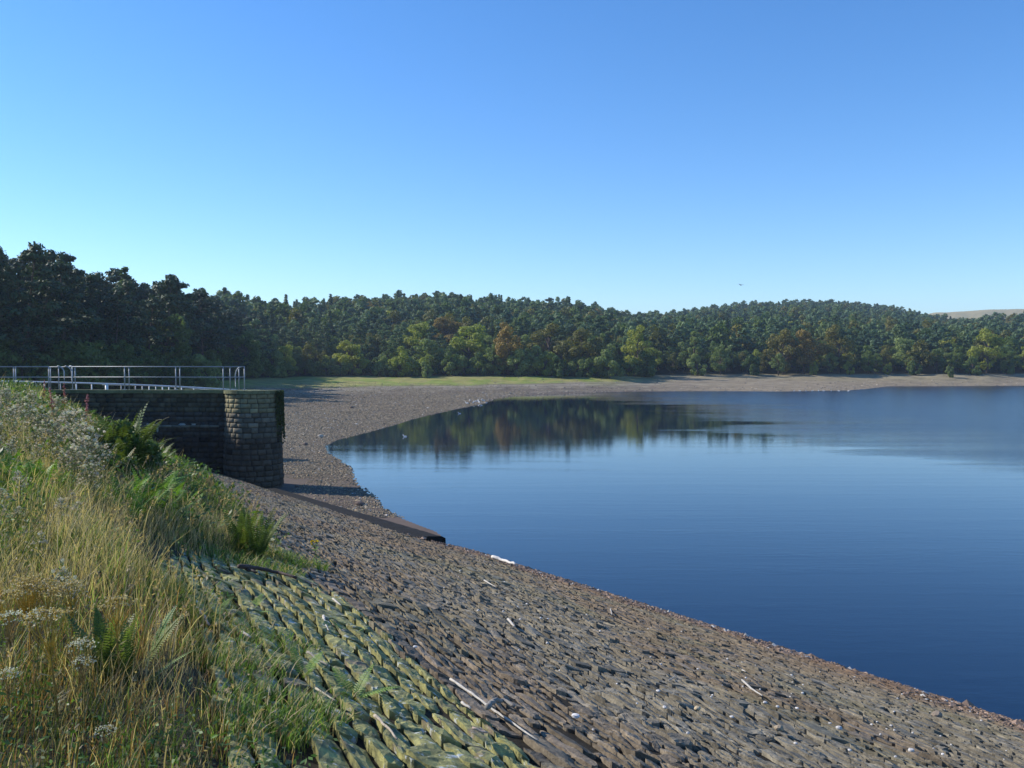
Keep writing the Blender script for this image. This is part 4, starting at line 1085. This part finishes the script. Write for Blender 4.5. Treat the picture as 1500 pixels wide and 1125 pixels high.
# ------------------------------------------------------------------ seeding herbs
def petals(mb, ctr, rad, n, r, size, col, flat=1.0):
    d = r.normal(0, 1, (n, 3)); d /= np.linalg.norm(d, axis=1)[:, None]; c = np.asarray(ctr) + d * (r.random((n, 1)) ** .4) * rad * np.array([1, 1, flat])
    a = np.cross(d, r.normal(0, 1, (n, 3))); a /= np.linalg.norm(a, axis=1)[:, None]; b = np.cross(d, a); s = size * r.uniform(.6, 1.4, (n, 1))
    v = np.stack([c - a * s, c + b * s * .6, c + a * s, c - b * s * .6], 1).reshape(-1, 3)
    mb.add(v, np.arange(4 * n).reshape(n, 4), np.repeat(np.array(col) * r.uniform(.75, 1.2, (n, 1)), 4, 0))
def leafy(mb, pts, n, r, size, col, up=.5):
    pts = np.asarray(pts); k = r.uniform(0, len(pts) - 1.01, n); i = k.astype(int); f = (k - i)[:, None]; c = pts[i] * (1 - f) + pts[i + 1] * f
    az = r.uniform(0, 2 * pi, n); d = np.stack([np.cos(az), np.sin(az), np.full(n, up)], 1); d /= np.linalg.norm(d, axis=1)[:, None]
    b = np.stack([-np.sin(az), np.cos(az), np.zeros(n)], 1); s = size * r.uniform(.6, 1.3, (n, 1))
    v = np.stack([c, c + d * s * .5 + b * s * .12, c + d * s, c + d * s * .5 - b * s * .12], 1).reshape(-1, 3)
    mb.add(v, np.arange(4 * n).reshape(n, 4), np.repeat(np.array(col) * r.uniform(.7, 1.25, (n, 1)), 4, 0))
def thistle(seed, big=False):
    r = np.random.default_rng(seed); st = MB(); hd = MB(); H = 1.0
    main = np.array([[0, 0, 0], [.02, .01, .35], [.03, .0, .7], [.03, .02, .92]]); v, q, t = tube(main, [.008, .006, .005, .003], 5, False); st.add2(v, q, t, (.20, .19, .09))
    leafy(st, main, 46, r, .13, (.13, .17, .09))
    for k in range(9):
        f = r.uniform(.45, .95); p0 = np.array([.03, .01, f * .92]); az = k * 2.4; L = r.uniform(.1, .26) * (1.35 - f)
        p1 = p0 + [cos(az) * L, sin(az) * L, L * 1.1]; br = np.array([p0, (p0 + p1) / 2 - [0, 0, .02], p1]); v, q, t = tube(br, .003, 4, False); st.add2(v, q, t, (.24, .2, .1)); leafy(st, br, 5, r, .07, (.15, .18, .09))
        for j in range(3):
            p2 = p1 + r.normal(0, .035, 3); petals(hd, p2, .017 if not big else .03, 16, r, .012, (.60, .51, .47), 1.0)
            if r.random() < .5: petals(hd, p2 - [0, 0, .015], .010, 6, r, .008, (.22, .14, .10))
    petals(hd, (.03, .02, .95), .035, 40, r, .014, (.66, .62, .58))
    return st.mesh('stem', [M['plant']]), hd.mesh('seed_head', [M['plant']])
def ragwort(seed, col=(.52, .43, .28), gold=(.5, .36, .08), n=20, rad=.13):
    """dead corymb: golden stems opening into a flat head of pale seed cups"""
    r = np.random.default_rng(seed); st = MB(); hd = MB()
    main = np.array([[0, 0, 0], [.01, .01, .3], [.02, .0, .62], [.03, 0, .72]]); v, q, t = tube(main, [.008, .007, .006, .005], 5, False); st.add2(v, q, t, (.30, .2, .06)); leafy(st, main[:3], 22, r, .09, (.14, .12, .04))
    for k in range(n):
        f = r.uniform(.6, 1); p0 = main[1] + (main[3] - main[1]) * f; az = k * 2.4; R = rad * math.sqrt((k + .5) / n); top = np.array([.03 + cos(az) * R, sin(az) * R, .97 - R * R * 3 + r.normal(0, .012)])
        m_ = p0 * .4 + top * .6 - [0, 0, .03]; v, q, t = tube([p0, m_, top], [.0035, .0025, .0015], 4, False); st.add2(v, q, t, gold)
        for j in range(5):
            p2 = top + r.normal(0, .017, 3) * [1, 1, .5]; petals(hd, p2, .009, 8, r, .0075, col if r.random() < .75 else (.42, .3, .1), .6)
    return st.mesh('stem', [M['plant']]), hd.mesh('flower_head', [M['plant']])
def willowherb(seed):
    r = np.random.default_rng(seed); st = MB(); hd = MB(); main = np.array([[0, 0, 0], [.01, 0, .4], [.03, .01, .75], [.05, .01, 1.0]])
    v, q, t = tube(main, [.007, .006, .004, .002], 5, False); st.add2(v, q, t, (.26, .10, .06)); leafy(st, main[:3], 60, r, .12, (.24, .16, .04), .5)
    for k in range(34):
        f = k / 33; p = main[2] + (main[3] - main[2]) * f - [0, 0, .12 * (1 - f)]; petals(hd, p + r.normal(0, .028 * (1.15 - f), 3), .012, 7, r, .016, (.46, .19, .23) if f > .25 else (.34, .14, .15))
    return st.mesh('stem', [M['plant']]), hd.mesh('flower_spike', [M['plant']])
TH_ = [thistle(s) for s in (1, 2, 3)]; THB = [thistle(s, True) for s in (4, 5)]
RW = [ragwort(s) for s in (1, 2)]; RWW = [ragwort(s, (.66, .64, .64), (.3, .22, .1), 26, .17) for s in (3, 4)]; WH = [willowherb(s) for s in (1, 2)]
def herb(name, pr, px, yt, h, label, cat, group=None, wide=1.0, hd='seedhead'):  # upper part of thistles and docks is a cluster of seed heads
    return plant(name, None, px, yt, h, 1.0, label, cat, group, kids=(('stem', pr[0]), (hd, pr[1])), wide=wide)
# the drift of white seed heads on the upper bank
top_row = lambda px: np.interp(px, [-40, 0, 40, 80, 130, 170], [556, 560, 566, 578, 602, 640])
for k in range(110):
    px = rng.uniform(-30, 138); yt = top_row(px) + rng.beta(1.1, 1.7) * 95
    herb('seeding_thistle', TH_[k % 3], px, yt, float(np.interp(yt - top_row(px), [0, 35, 95], [.8, .6, .34])) * rng.uniform(.85, 1.1), 'thistle gone to white seed in the dense drift on the upper bank', 'thistle', 'thistles gone to seed on the upper bank', 1.15)
for px, yt, lab in ((76, 617, 'thistle with the largest white fluffy head on the upper bank'), (124, 643, 'thistle with one round white ball of fluff near the dark ferns'), (133, 612, 'white-headed thistle nearest the orange-leaved willowherb')):
    herb('seeding_thistle', THB[0], px, yt, .5, lab, 'thistle', None, 1.4)
for px, yt in ((8, 715), (22, 742), (6, 745), (30, 690), (98, 722), (108, 735), (28, 772), (10, 782), (52, 782), (30, 700), (88, 730)):
    herb('seeding_thistle', THB[1], px, yt, yt + rng.uniform(35, 60), 'shorter thistle with white fluff standing in the grass half way down the bank', 'thistle', 'thistles half way down the bank', 1.2)
for i, (px, yt, lab) in enumerate(((62, 556, 'pink willowherb spike rising in front of the railing, leftmost of the pink ones'), (83, 566, 'pink willowherb spike below the first gap in the railing'), (95, 560, 'pink willowherb spike just right of the railing gap'),
                                   (124, 576, 'tall pink willowherb with orange leaves before the dark wall'), (149, 578, 'rightmost pink willowherb spike before the dark tower wall'))):
    herb('willowherb', WH[i % 2], px, yt, .95, lab, 'willowherb', None, .8, 'flowerhead')
RL = [(33, 862, 975, 'golden dead flower head rising highest at the left edge', 1), (72, 868, 975, 'golden dead head right behind the golden group', 0), (20, 868, 985, 'golden dead flower head at the left edge above the white ones', 0), (45, 872, 980, 'second golden dead flower head from the left edge', 0), (100, 864, 965, 'pale dead flower head on a long golden stalk leaning right', 1),
      (6, 880, 1000, 'golden dead head cut by the left edge', 1), (62, 880, 985, 'small golden head in the middle of the golden group', 0), (168, 886, 1005, 'golden dead flower head standing between two dark ferns', 1), (80, 908, 1070, 'dead flower head with a thick golden stalk over the reddish stem', 0)]
for px, yt, h, lab, v_ in RL: herb('dead_ragwort', RW[v_], px, yt - 10, h + 12, lab, 'ragwort', None, 1.25, 'flowerhead')  # ragwort tops are withered seed cups, no longer in bloom
for px, yt, h, lab in ((20, 905, 1030, 'wide flat white flower head at the left edge'), (45, 906, 1030, 'flat white head right of the wide one at the left edge'), (104, 950, 1060, 'flat white yarrow head below the golden stalk'), (116, 972, 1060, 'small white yarrow head lowest beside the fern'),
                       (8, 988, 1080, 'dim white head low at the left edge'), (148, 1072, 1150, 'small white head in the dark grass at the bottom')):
    herb('yarrow', RWW[0], px, yt - 6, h + 10, lab, 'yarrow', None, .9, 'flowerhead')
for px, yt in ((85, 822), (95, 832), (78, 838), (88, 848), (100, 846)):
    herb('dry_dock', TH_[1], px, yt, yt + 85, 'dry brown seed plant in the grass above the golden dead heads', 'dock', 'dry brown plants above the golden heads', .8)
# living yellow ragwort alone by the brown stones
r = np.random.default_rng(9); st = MB(); hd = MB(); main = np.array([[0, 0, 0], [.01, 0, .4], [.02, .01, .85]]); v, q, t = tube(main, .010, 5, False); st.add2(v, q, t, (.14, .2, .05)); leafy(st, main, 60, r, .2, (.17, .26, .06), .3)
for k in range(9):
    az = k * 2.4; top = np.array([.02 + cos(az) * .13 * (k / 9 + .3), sin(az) * .13, .9 + r.uniform(0, .1)]); v, q, t = tube([main[1] * .3 + main[2] * .7, top], .005, 4, False); st.add2(v, q, t, (.14, .2, .05)); petals(hd, top, .035, 14, r, .028, (.75, .55, .03), .4)
plant('yellow_ragwort', None, 464, 794, 836, 1.0, 'single yellow-flowered ragwort standing on the brown stones', 'ragwort', kids=(('stem', st.mesh('stem', [M['plant']])), ('flower_head', hd.mesh('flower_head', [M['plant']]))), wide=.9)

# grass tufts rooted between the mossy stones
def tuft(px, yb, R, n, hmax, label, col):
    p = unproject(px, yb); N = n; a = rng.uniform(0, 2 * pi, N); rr = R * np.sqrt(rng.random(N)); x = p[0] + rr * np.cos(a); y = p[1] + rr * np.sin(a)
    hmax *= .62; R *= .75
    c = np.array(col) * rng.uniform(.6, 1.4, (N, 1)); c = np.where((rng.random(N) < .25)[:, None], STRAW, c)
    v, q, t, c = blades(x, y, hmax * rng.uniform(.4, 1, N), np.full(N, .006 + .0005 * p[1]), c, rng, .9, 3)
    o = np.array([p[0], p[1], p[2]]); me = make_mesh('grass_tuft', v - o, [q, t], [M['grass']], c); tag(link('grass_tuft', me, loc=tuple(o)), label, 'grass tuft')
for px, yb, R, n, h, lab in ((395, 945, .28, 420, .22, 'grass tuft by the small stone hollow at the edge of the mossy stones'), (405, 1045, .3, 520, .28, 'coarse grass tuft below the hollow beside big mossy stones'), (300, 905, .3, 500, .2, 'green tuft spreading over the inner mossy stones'),
                             (340, 975, .28, 460, .25, 'tuft with dry blades at the grass edge left of the hollow'), (395, 1072, .22, 300, .18, 'bright tuft nearest the bottom edge'), (508, 1020, .1, 120, .12, 'small green tuft in a joint of the mossy stones'),
                             (420, 905, .12, 120, .12, 'little tuft under the dark fallen branch'), (370, 830, .5, 700, .28, 'grassy fringe above the dark fallen branch'), (430, 825, .4, 500, .28, 'grass clump at the tip of the green spur near the yellow flower'),
                             (262, 868, .3, 400, .16, 'mossy grass patch at the top of the stones'), (330, 860, .25, 240, .12, 'thin grass patch among the upper mossy stones')):
    tuft(px, yb, R, n, h, lab, (.13, .21, .05))

# ------------------------------------------------------------------ driftwood
def stick(pts, r0, label, col, name='driftwood_stick', lift=.0):
    P = [unproject(a, b) for a, b in pts]; P = np.array(P); P[:, 2] += r0 * .9 + lift + .025
    n = 4 * (len(P) - 1) + 1; k = np.linspace(0, len(P) - 1, n); Q = np.stack([np.interp(k, np.arange(len(P)), P[:, i]) for i in range(3)], 1)
    Q[1:-1] += rng.normal(0, r0 * .22, (n - 2, 3)); mb = MB(); v, q, t = tube(Q, r0 * np.linspace(1, .55, n) * rng.uniform(.8, 1.15, n), 7); o = Q[0].copy(); mb.add2(v - o, q, t, col)
    if 'forked' in label:
        j = n // 2; d = np.array([.6, .5, .5]) * r0 * 8; v, q, t = tube([Q[j] - o, Q[j] - o + d * .6, Q[j] - o + d], [r0 * .5, r0 * .4, r0 * .2], 5); mb.add2(v, q, t, col)
    tag(link(name, mb.mesh(name, [M['wood']], True), loc=tuple(o)), label, 'driftwood')
WHT = (.46, .43, .38); GRY = (.25, .23, .2); DRK = (.07, .05, .045)
stick([(721, 821), (738, 826), (755, 832)], .055, 'thick bleached white branch at the edge of the water', (.66, .63, .58))
stick([(709, 855), (726, 865)], .014, 'thin pale stick a little above the white branch at the water', WHT)
stick([(744, 915), (754, 926)], .018, 'short white stick in the middle of the brown slope', WHT)
stick([(659, 1007), (690, 1028), (720, 1052), (741, 1067), (788, 1100)], .009, 'long thin white stick lying along the edge of the moss', WHT)
stick([(713, 1063), (724, 1053), (737, 1051), (754, 1060)], .017, 'bent grey branch crossing the long white stick', GRY, lift=.04)
stick([(676, 1043), (689, 1052)], .010, 'short white stick on the yellow-green edge stones', WHT)
stick([(1090, 1005), (1103, 1018), (1120, 1029)], .014, 'curved pale stick alone on the right part of the slope', WHT)
stick([(1088, 988), (1095, 992)], .012, 'tiny pale stick just above the curved one', WHT)
stick([(347, 845), (375, 847), (405, 852), (432, 862)], .022, 'dark fallen branch lying on the upper mossy stones', DRK, lift=.04)
stick([(350, 842), (374, 852)], .018, 'dark side branch at the left end of the fallen branch', DRK, lift=.03)
stick([(290, 904), (304, 928)], .012, 'greyish stick half buried in the grass left of the stones', GRY)
stick([(472, 912), (474, 922), (480, 934)], .012, 'curved white stick among the mossy stones', WHT)
stick([(352, 937), (364, 945)], .010, 'short white stick beside the inner mossy stones', WHT)
stick([(486, 885), (498, 895)], .010, 'white stick near the upper end of the moss edge', WHT)
stick([(448, 967), (463, 978), (478, 987)], .008, 'thin tan stick across the middle mossy stones', GRY)
stick([(547, 1064), (564, 1080), (580, 1100)], .008, 'thin tan stick on the big mossy stones at the bottom', (.4, .34, .26))
stick([(460, 1022), (490, 1041)], .006, 'fine pale stick on a wide flat mossy stone', (.4, .36, .28))
stick([(691, 1082), (715, 1089)], .008, 'reddish white stick by the lowest edge of the moss', (.5, .38, .3))
stick([(895, 897), (897, 906)], .014, 'small white crooked stick high on the slope near the water', WHT)
stick([(982, 1005), (992, 1000)], .006, 'tiny forked twig on the brown stones', WHT)

# ------------------------------------------------------------------ loose stones
def rock(seed, sub=2):
    r = np.random.default_rng(seed); import bmesh
    bm = bmesh.new(); bmesh.ops.create_icosphere(bm, subdivisions=sub, radius=1); k = r.normal(0, 1, (5, 3)); k /= np.linalg.norm(k, axis=1)[:, None]
    for v in bm.verts:
        p = np.array(v.co); s = 1.0
        for a in k: s = min(s, .78 / max(1e-3, p @ a)) if p @ a > .78 else s
        q = p * s * (1 + .12 * (vn(np.array([p[0] * 3 + seed]), np.array([p[1] * 3 + p[2] * 2]), seed)[0] - .5)); v.co = (q[0], q[1] * .8, q[2] * .6)
    V_ = np.array([v.co[:] for v in bm.verts]); F_ = np.array([[v.index for v in f.verts] for f in bm.faces]); bm.free(); return V_, F_
RK = [rock(s) for s in range(5)]
def loose(px, yy, size, col, label, group=None, nm='loose_stone'):
    if nm == 'boulder': size *= .55
    p = unproject(px, yy); V_, F_ = RK[int(rng.integers(5))]; a = rng.uniform(0, 6.28); R = np.array([[cos(a), -sin(a), 0], [sin(a), cos(a), 0], [0, 0, 1]])
    me = make_mesh(nm, V_ @ R.T * size, [F_], [M['rock']], np.tile(col, (len(V_), 1)), False); tag(link(nm, me, loc=(p[0], p[1], p[2] + size * .35 + .02)), label, 'stone', group)
PALE = (.55, .53, .5)
loose(369, 703, .19, (.75, .74, .72), 'white boulder at the foot of the dark tower wall')
loose(1378, 1058, .16, (.25, .2, .15), 'largest brown boulder near the right bottom corner', nm='boulder'); loose(1340, 1042, .09, (.22, .17, .12), 'brown rock left of the largest boulder', nm='boulder')
loose(1392, 1034, .06, (.5, .48, .45), 'pale rock above the largest boulder', nm='boulder'); loose(1145, 1079, .08, (.36, .29, .2), 'tan rock above the bottom edge, left of centre of the dry slope', nm='boulder')
loose(1024, 1048, .06, (.52, .42, .27), 'yellowish rock in the middle of the brown slope', nm='boulder'); loose(1234, 1077, .06, PALE, 'pale rock casting a shadow near the bottom right', nm='boulder'); loose(1341, 1110, .055, PALE, 'pale rock at the bottom edge on the right', nm='boulder')
loose(844, 1061, .05, (.7, .68, .66), 'white angular stone near the bottom edge at the centre', nm='boulder'); loose(1124, 1038, .045, PALE, 'white stone below the curved pale stick', nm='boulder')
gp = 'small pale stones on the dam slope'
PSN = [(1022, 913), (1076, 932), (966, 1021), (1221, 1047), (1290, 1066), (1044, 1030), (976, 969), (970, 980), (924, 961), (709, 825), (673, 840), (739, 856), (803, 912), (607, 956), (1282, 1070), (1060, 1012), (1180, 1010), (1416, 1060), (1437, 1078), (1170, 1100), (1295, 1085),
       (1000, 930), (955, 925), (1110, 960), (1150, 975), (1205, 990), (1255, 1005), (1320, 1030), (860, 905), (905, 1010), (935, 1040), (1010, 1085), (1075, 1060), (1250, 1110), (1400, 1100), (780, 850), (830, 870), (880, 930), (650, 865), (700, 900), (760, 960), (820, 990), (870, 1080), (1120, 935), (1300, 1000)]
for k in range(60): 
    a_, b_ = rng.uniform(640, 1490), 0; wl_ = 797 + .317 * (a_ - 655); PSN.append((a_, wl_ + 8 + rng.gamma(1.3, 40)))
for px, yy in PSN:
    if yy < 1122: loose(px, yy, rng.uniform(.008, .02), np.array(PALE) * rng.uniform(.8, 1.3), 'small pale stone lying loose on the brown dam slope', gp, 'pale_stone')

def scatter(name, x, y, z, size, col, label, kind='stuff', cat='gravel'):
    N = len(x); oc = np.array([(1, 0, 0), (-1, 0, 0), (0, 1, 0), (0, -1, 0), (0, 0, 1), (0, 0, -1), ], float); f = np.array([(0, 2, 4), (2, 1, 4), (1, 3, 4), (3, 0, 4), (2, 0, 5), (1, 2, 5), (3, 1, 5), (0, 3, 5)])
    a = rng.uniform(0, 6.28, N); ca, sa = np.cos(a), np.sin(a); sc_ = size[:, None] * rng.uniform(.6, 1.3, (N, 3)) * [1.1, .8, .5]
    p = oc[None] * (1 + rng.normal(0, .18, (N, 6, 1))); p = p * sc_[:, None]; px_ = p[..., 0] * ca[:, None] - p[..., 1] * sa[:, None]; py_ = p[..., 0] * sa[:, None] + p[..., 1] * ca[:, None]
    v = np.stack([px_ + x[:, None], py_ + y[:, None], p[..., 2] + z[:, None] + size[:, None] * .15], 2).reshape(-1, 3); F_ = (f[None] + (np.arange(N) * 6)[:, None, None]).reshape(-1, 3)
    tag(link(name, make_mesh(name, v, [F_], [M['rock']], np.repeat(col, 6, 0))), label, cat, kind=kind)
# pebbles of the left beach
N = 420000; yy = 34 + rng.beta(1, 1.5, N) * 150; xx = yy * rng.uniform(-.30, .02, N); sd = shore_sd(xx, yy); fb = fbm(xx * .4, yy * .25, 44)
m = (sd > -.15) & (sd < 45) & ((xx > -10.2) | (yy > 45)) & (rng.random(N) < np.clip(1.1 - sd / 40, .35, 1) * np.where(fb > .45, 1, .6)) & ~((xx * .811 + yy * .585 < 15.15)) 
m &= ~((yy < 47) & (xx < -6.5) & (rng.random(N) < .55))
xx, yy, sd = xx[m], yy[m], sd[m]; print('pebbles', m.sum())
col = np.array([.25, .198, .13]) * rng.uniform(.6, 1.45, (len(xx), 1)); wh = rng.random(len(xx)) < .03; col[wh] = (.45, .42, .38)
scatter('gravel', xx, yy, ground_z(xx, yy), rng.gamma(3, .0105, len(xx)) * np.interp(yy, [34, 70, 140], [1, 1.15, 1.7]), col, 'brown pebbles covering the beach beyond the tower')
# rubble along the waterline of the dam
N = 16000; s_ = 15.42 - rng.gamma(1.1, .33, N); yq = 11 + rng.random(N) ** 1.1 * 19; xq = (s_ - .585 * yq) / .811; m = (xq < .66 * yq + 1) & (yq < 28)
xq, yq = xq[m], yq[m]; col = np.array([.22, .155, .115]) * rng.uniform(.5, 1.6, (len(xq), 1)); wh = rng.random(len(xq)) < .05; col[wh] = (.5, .48, .44)
scatter('rubble', xq, yq, bank_z(xq, yq), rng.gamma(3, .0095, len(xq)), col, 'reddish rubble along the waterline of the dam slope')
# thin stony litter on the far beaches
N = 26000; px_ = rng.uniform(700, 1500, N); yq = rng.uniform(125, 245, N); xq = U(px_) * yq; sd = shore_sd(xq, yq); _, De__, _ = knots(xq / yq)
m = (sd > -.3) & (yq < De__ - 1) & (rng.random(N) < np.clip(1.1 - sd / 14, .12, 1)); xq, yq = xq[m], yq[m]
col = np.array([.28, .24, .19]) * rng.uniform(.55, 1.5, (len(xq), 1)); scatter('beach_stones', xq, yq, ground_z(xq, yq), rng.gamma(3, .035, len(xq)), col, 'grey-brown stones on the far beach')
for px, yy, sz, lab in ((469, 641, .28, 'pale rock on the left beach near the tip of the bay'), (447, 652, .2, 'dark rock on the beach left of the bay tip'), (526, 741, .22, 'lone rock on the mud near the water below the beach'), (434, 714, .12, 'small stone on the mud beside the tower foot'), (515, 598, .3, 'stone high on the pebble beach')):
    p = unproject(px, yy, lambda a, b: ground_z(a, b), 150); V_, F_ = RK[int(rng.integers(5))]
    tag(link('beach_rock', make_mesh('beach_rock', V_ * sz, [F_], [M['rock']], np.tile((.4, .36, .3) if 'pale' in lab else (.16, .12, .1), (len(V_), 1))), loc=(p[0], p[1], p[2] + sz * .3)), lab, 'stone')

# ------------------------------------------------------------------ gulls
def gull():
    mb = MB(); n = 10; t = np.linspace(0, 1, n); rad = .085 * np.sin(pi * t ** .8) ** .7 + .004
    body = np.stack([-.22 + .42 * t, 0 * t, .06 + .05 * t ** 2], 1); v, q, tr = tube(body, rad, 10); v[:, 2] = .08 + (v[:, 2] - .08) * .8
    c = np.where((v[:, 2] > .11)[:, None], np.array([.45, .47, .5]), np.array([.8, .8, .78])); mb.add2(v, q, tr, c)
    neck = [(.14, 0, .1), (.18, 0, .17), (.2, 0, .22)]; v, q, tr = tube(neck, [.05, .036, .036], 8); mb.add2(v, q, tr, (.82, .82, .8))
    v, q, tr = tube([(.165, 0, .225), (.2, 0, .235), (.24, 0, .228)], [.02, .04, .018], 8); mb.add2(v, q, tr, (.82, .82, .8))
    v, q, tr = tube([(.24, 0, .227), (.29, 0, .215)], [.012, .003], 6); mb.add2(v, q, tr, (.6, .4, .05))
    v, q, tr = tube([(-.18, 0, .1), (-.33, 0, .12)], [.035, .006], 6); mb.add2(v * [1, 1, 1], q, tr, (.1, .1, .1))
    return mb.mesh('gull', [M['bird']], True)
GM = gull()
GL_ = [(593, 640, 'white gull floating near the left beach, closest of the birds'), (673, 606, 'white gull floating off the pebble point'), (705, 594, 'white gull on the water at the tip of the pebble point')]
for px, yy, lab in GL_: tag(link('gull', GM, loc=(U(px) * 7800 / (yy - 530), 7800 / (yy - 530), -.02), rot=(0, 0, rng.uniform(2.6, 3.6)), scale=(.8,) * 3), lab, 'gull')
for px, yy in ((688, 588.5), (693, 591), (698, 589), (702, 590.5), (684, 592), (708, 588)):
    p = unproject(px, yy, lambda a, b: np.maximum(ground_z(a, b), -.05), 200); tag(link('gull', GM, loc=(p[0], p[1], p[2] + .04), rot=(0, 0, rng.uniform(0, 6.28)), scale=(1.3,) * 3), 'white gull in the flock resting on the pebble point', 'gull', 'gulls on the pebble point')
for px in (1163, 1172, 1181, 1190, 1199, 1207, 1218, 1229, 1243):
    yy = 573.4; p = unproject(px, yy, lambda a, b: np.maximum(ground_z(a, b), -.05), 260); tag(link('gull', GM, loc=(p[0], p[1], p[2] + .04), rot=(0, 0, rng.uniform(0, 6.28)), scale=(1.0,) * 3), 'white gull in the row along the far waterline', 'gull', 'gulls along the far waterline')
# bird in the air over the right hill
mb = MB(); v, q, tr = tube([(-.25, 0, 0), (-.05, 0, .02), (.15, 0, .02), (.28, 0, 0)], [.01, .07, .06, .01], 8); mb.add2(v, q, tr, (.08, .08, .08))
for sg in (-1, 1):
    A = np.array([(.1, 0, .03), (.14, sg * .35, .18), (-.02, sg * .75, .1), (-.1, sg * .4, .14), (-.1, 0, .03)]); B = A - [0, 0, .015]
    mb.add2(np.vstack([A, B]), [(0, 1, 3, 4), (5, 9, 8, 6), (0, 5, 6, 1), (4, 3, 8, 9)], [(1, 2, 3), (6, 8, 7), (1, 6, 7), (1, 7, 2), (2, 7, 8), (2, 8, 3)], (.08, .08, .09))
tag(link('flying_bird', mb.mesh('flying_bird', [M['bird']]), loc=(U(1084) * 150, 150, EYE - V(418) * 150), rot=(.2, .1, .6)), 'small dark bird flying over the right hill', 'bird')
# ------------------------------------------------------------------ blue autumn air
m, nt, out = newmat('haze_air'); pv = nt.nodes.new('ShaderNodeVolumePrincipled'); pv.inputs['Color'].default_value = (.62, .78, 1, 1); pv.inputs['Density'].default_value = .00024; pv.inputs['Anisotropy'].default_value = .2
nt.links.new(pv.outputs[0], out.inputs['Volume'])
zl = min(float(np.min(Z)), -12.5) - 40; zh = float(max(130, 130)); v, f = box((0, 1300, (zl + zh) / 2), (24000, 3400, zh - zl))
tag(link('haze', make_mesh('haze', v, [f], [m])), 'faint blue haze over the distant hills', 'haze', kind='stuff')
# ------------------------------------------------------------------ camera, sun, sky
cam = bpy.data.cameras.new('camera'); cam.sensor_width = 36; cam.lens = 36 * F / 1500; cam.clip_end = 20000; cam.clip_start = .05
co = bpy.data.objects.new('camera', cam); C.objects.link(co); co.location = (0, 0, EYE)
co.rotation_euler = (radians(90) - math.atan(32.5 / F), 0, 0); bpy.context.scene.camera = co

SE, SA = radians(33), radians(15)     # elevation; azimuth ahead of due left
sdir = np.array([-cos(SE) * cos(SA), cos(SE) * sin(SA), sin(SE)])   # towards the sun
sun = bpy.data.lights.new('sun', 'SUN'); sun.energy = 5.0; sun.angle = radians(.53); sun.color = (1.0, .93, .82)
so = bpy.data.objects.new('sun', sun); C.objects.link(so)
from mathutils import Vector
so.rotation_euler = Vector(tuple(sdir)).to_track_quat('Z', 'Y').to_euler(); so.location = (-60, 30, 60)
w = bpy.data.worlds.new('World'); bpy.context.scene.world = w; w.use_nodes = True
nt = w.node_tree; bg = nt.nodes['Background']
sky = nt.nodes.new('ShaderNodeTexSky'); sky.sky_type = 'NISHITA'; sky.sun_disc = False
sky.sun_elevation = SE; sky.sun_rotation = math.atan2(sdir[0], sdir[1])
sky.air_density = 1.0; sky.dust_density = 0.0; sky.ozone_density = 2.0; sky.altitude = 200
hs = nt.nodes.new('ShaderNodeHueSaturation'); hs.inputs['Saturation'].default_value = 1.27; nt.links.new(sky.outputs[0], hs.inputs['Color'])
tn = mixc(nt, 1.0, hs.outputs[0], (.88, 1.03, 1.24), "MULTIPLY"); nt.links.new(tn, bg.inputs[0]); bg.inputs[1].default_value = .13
sc = bpy.context.scene
sc.view_settings.view_transform = 'Standard'; sc.view_settings.look = 'None'; sc.view_settings.exposure = .33; sc.view_settings.gamma = 1
sc.render.engine = 'CYCLES'; sc.cycles.max_bounces = 6; sc.cycles.transparent_max_bounces = 8; sc.cycles.use_denoising = True
sc.cycles.caustics_reflective = False; sc.cycles.caustics_refractive = False
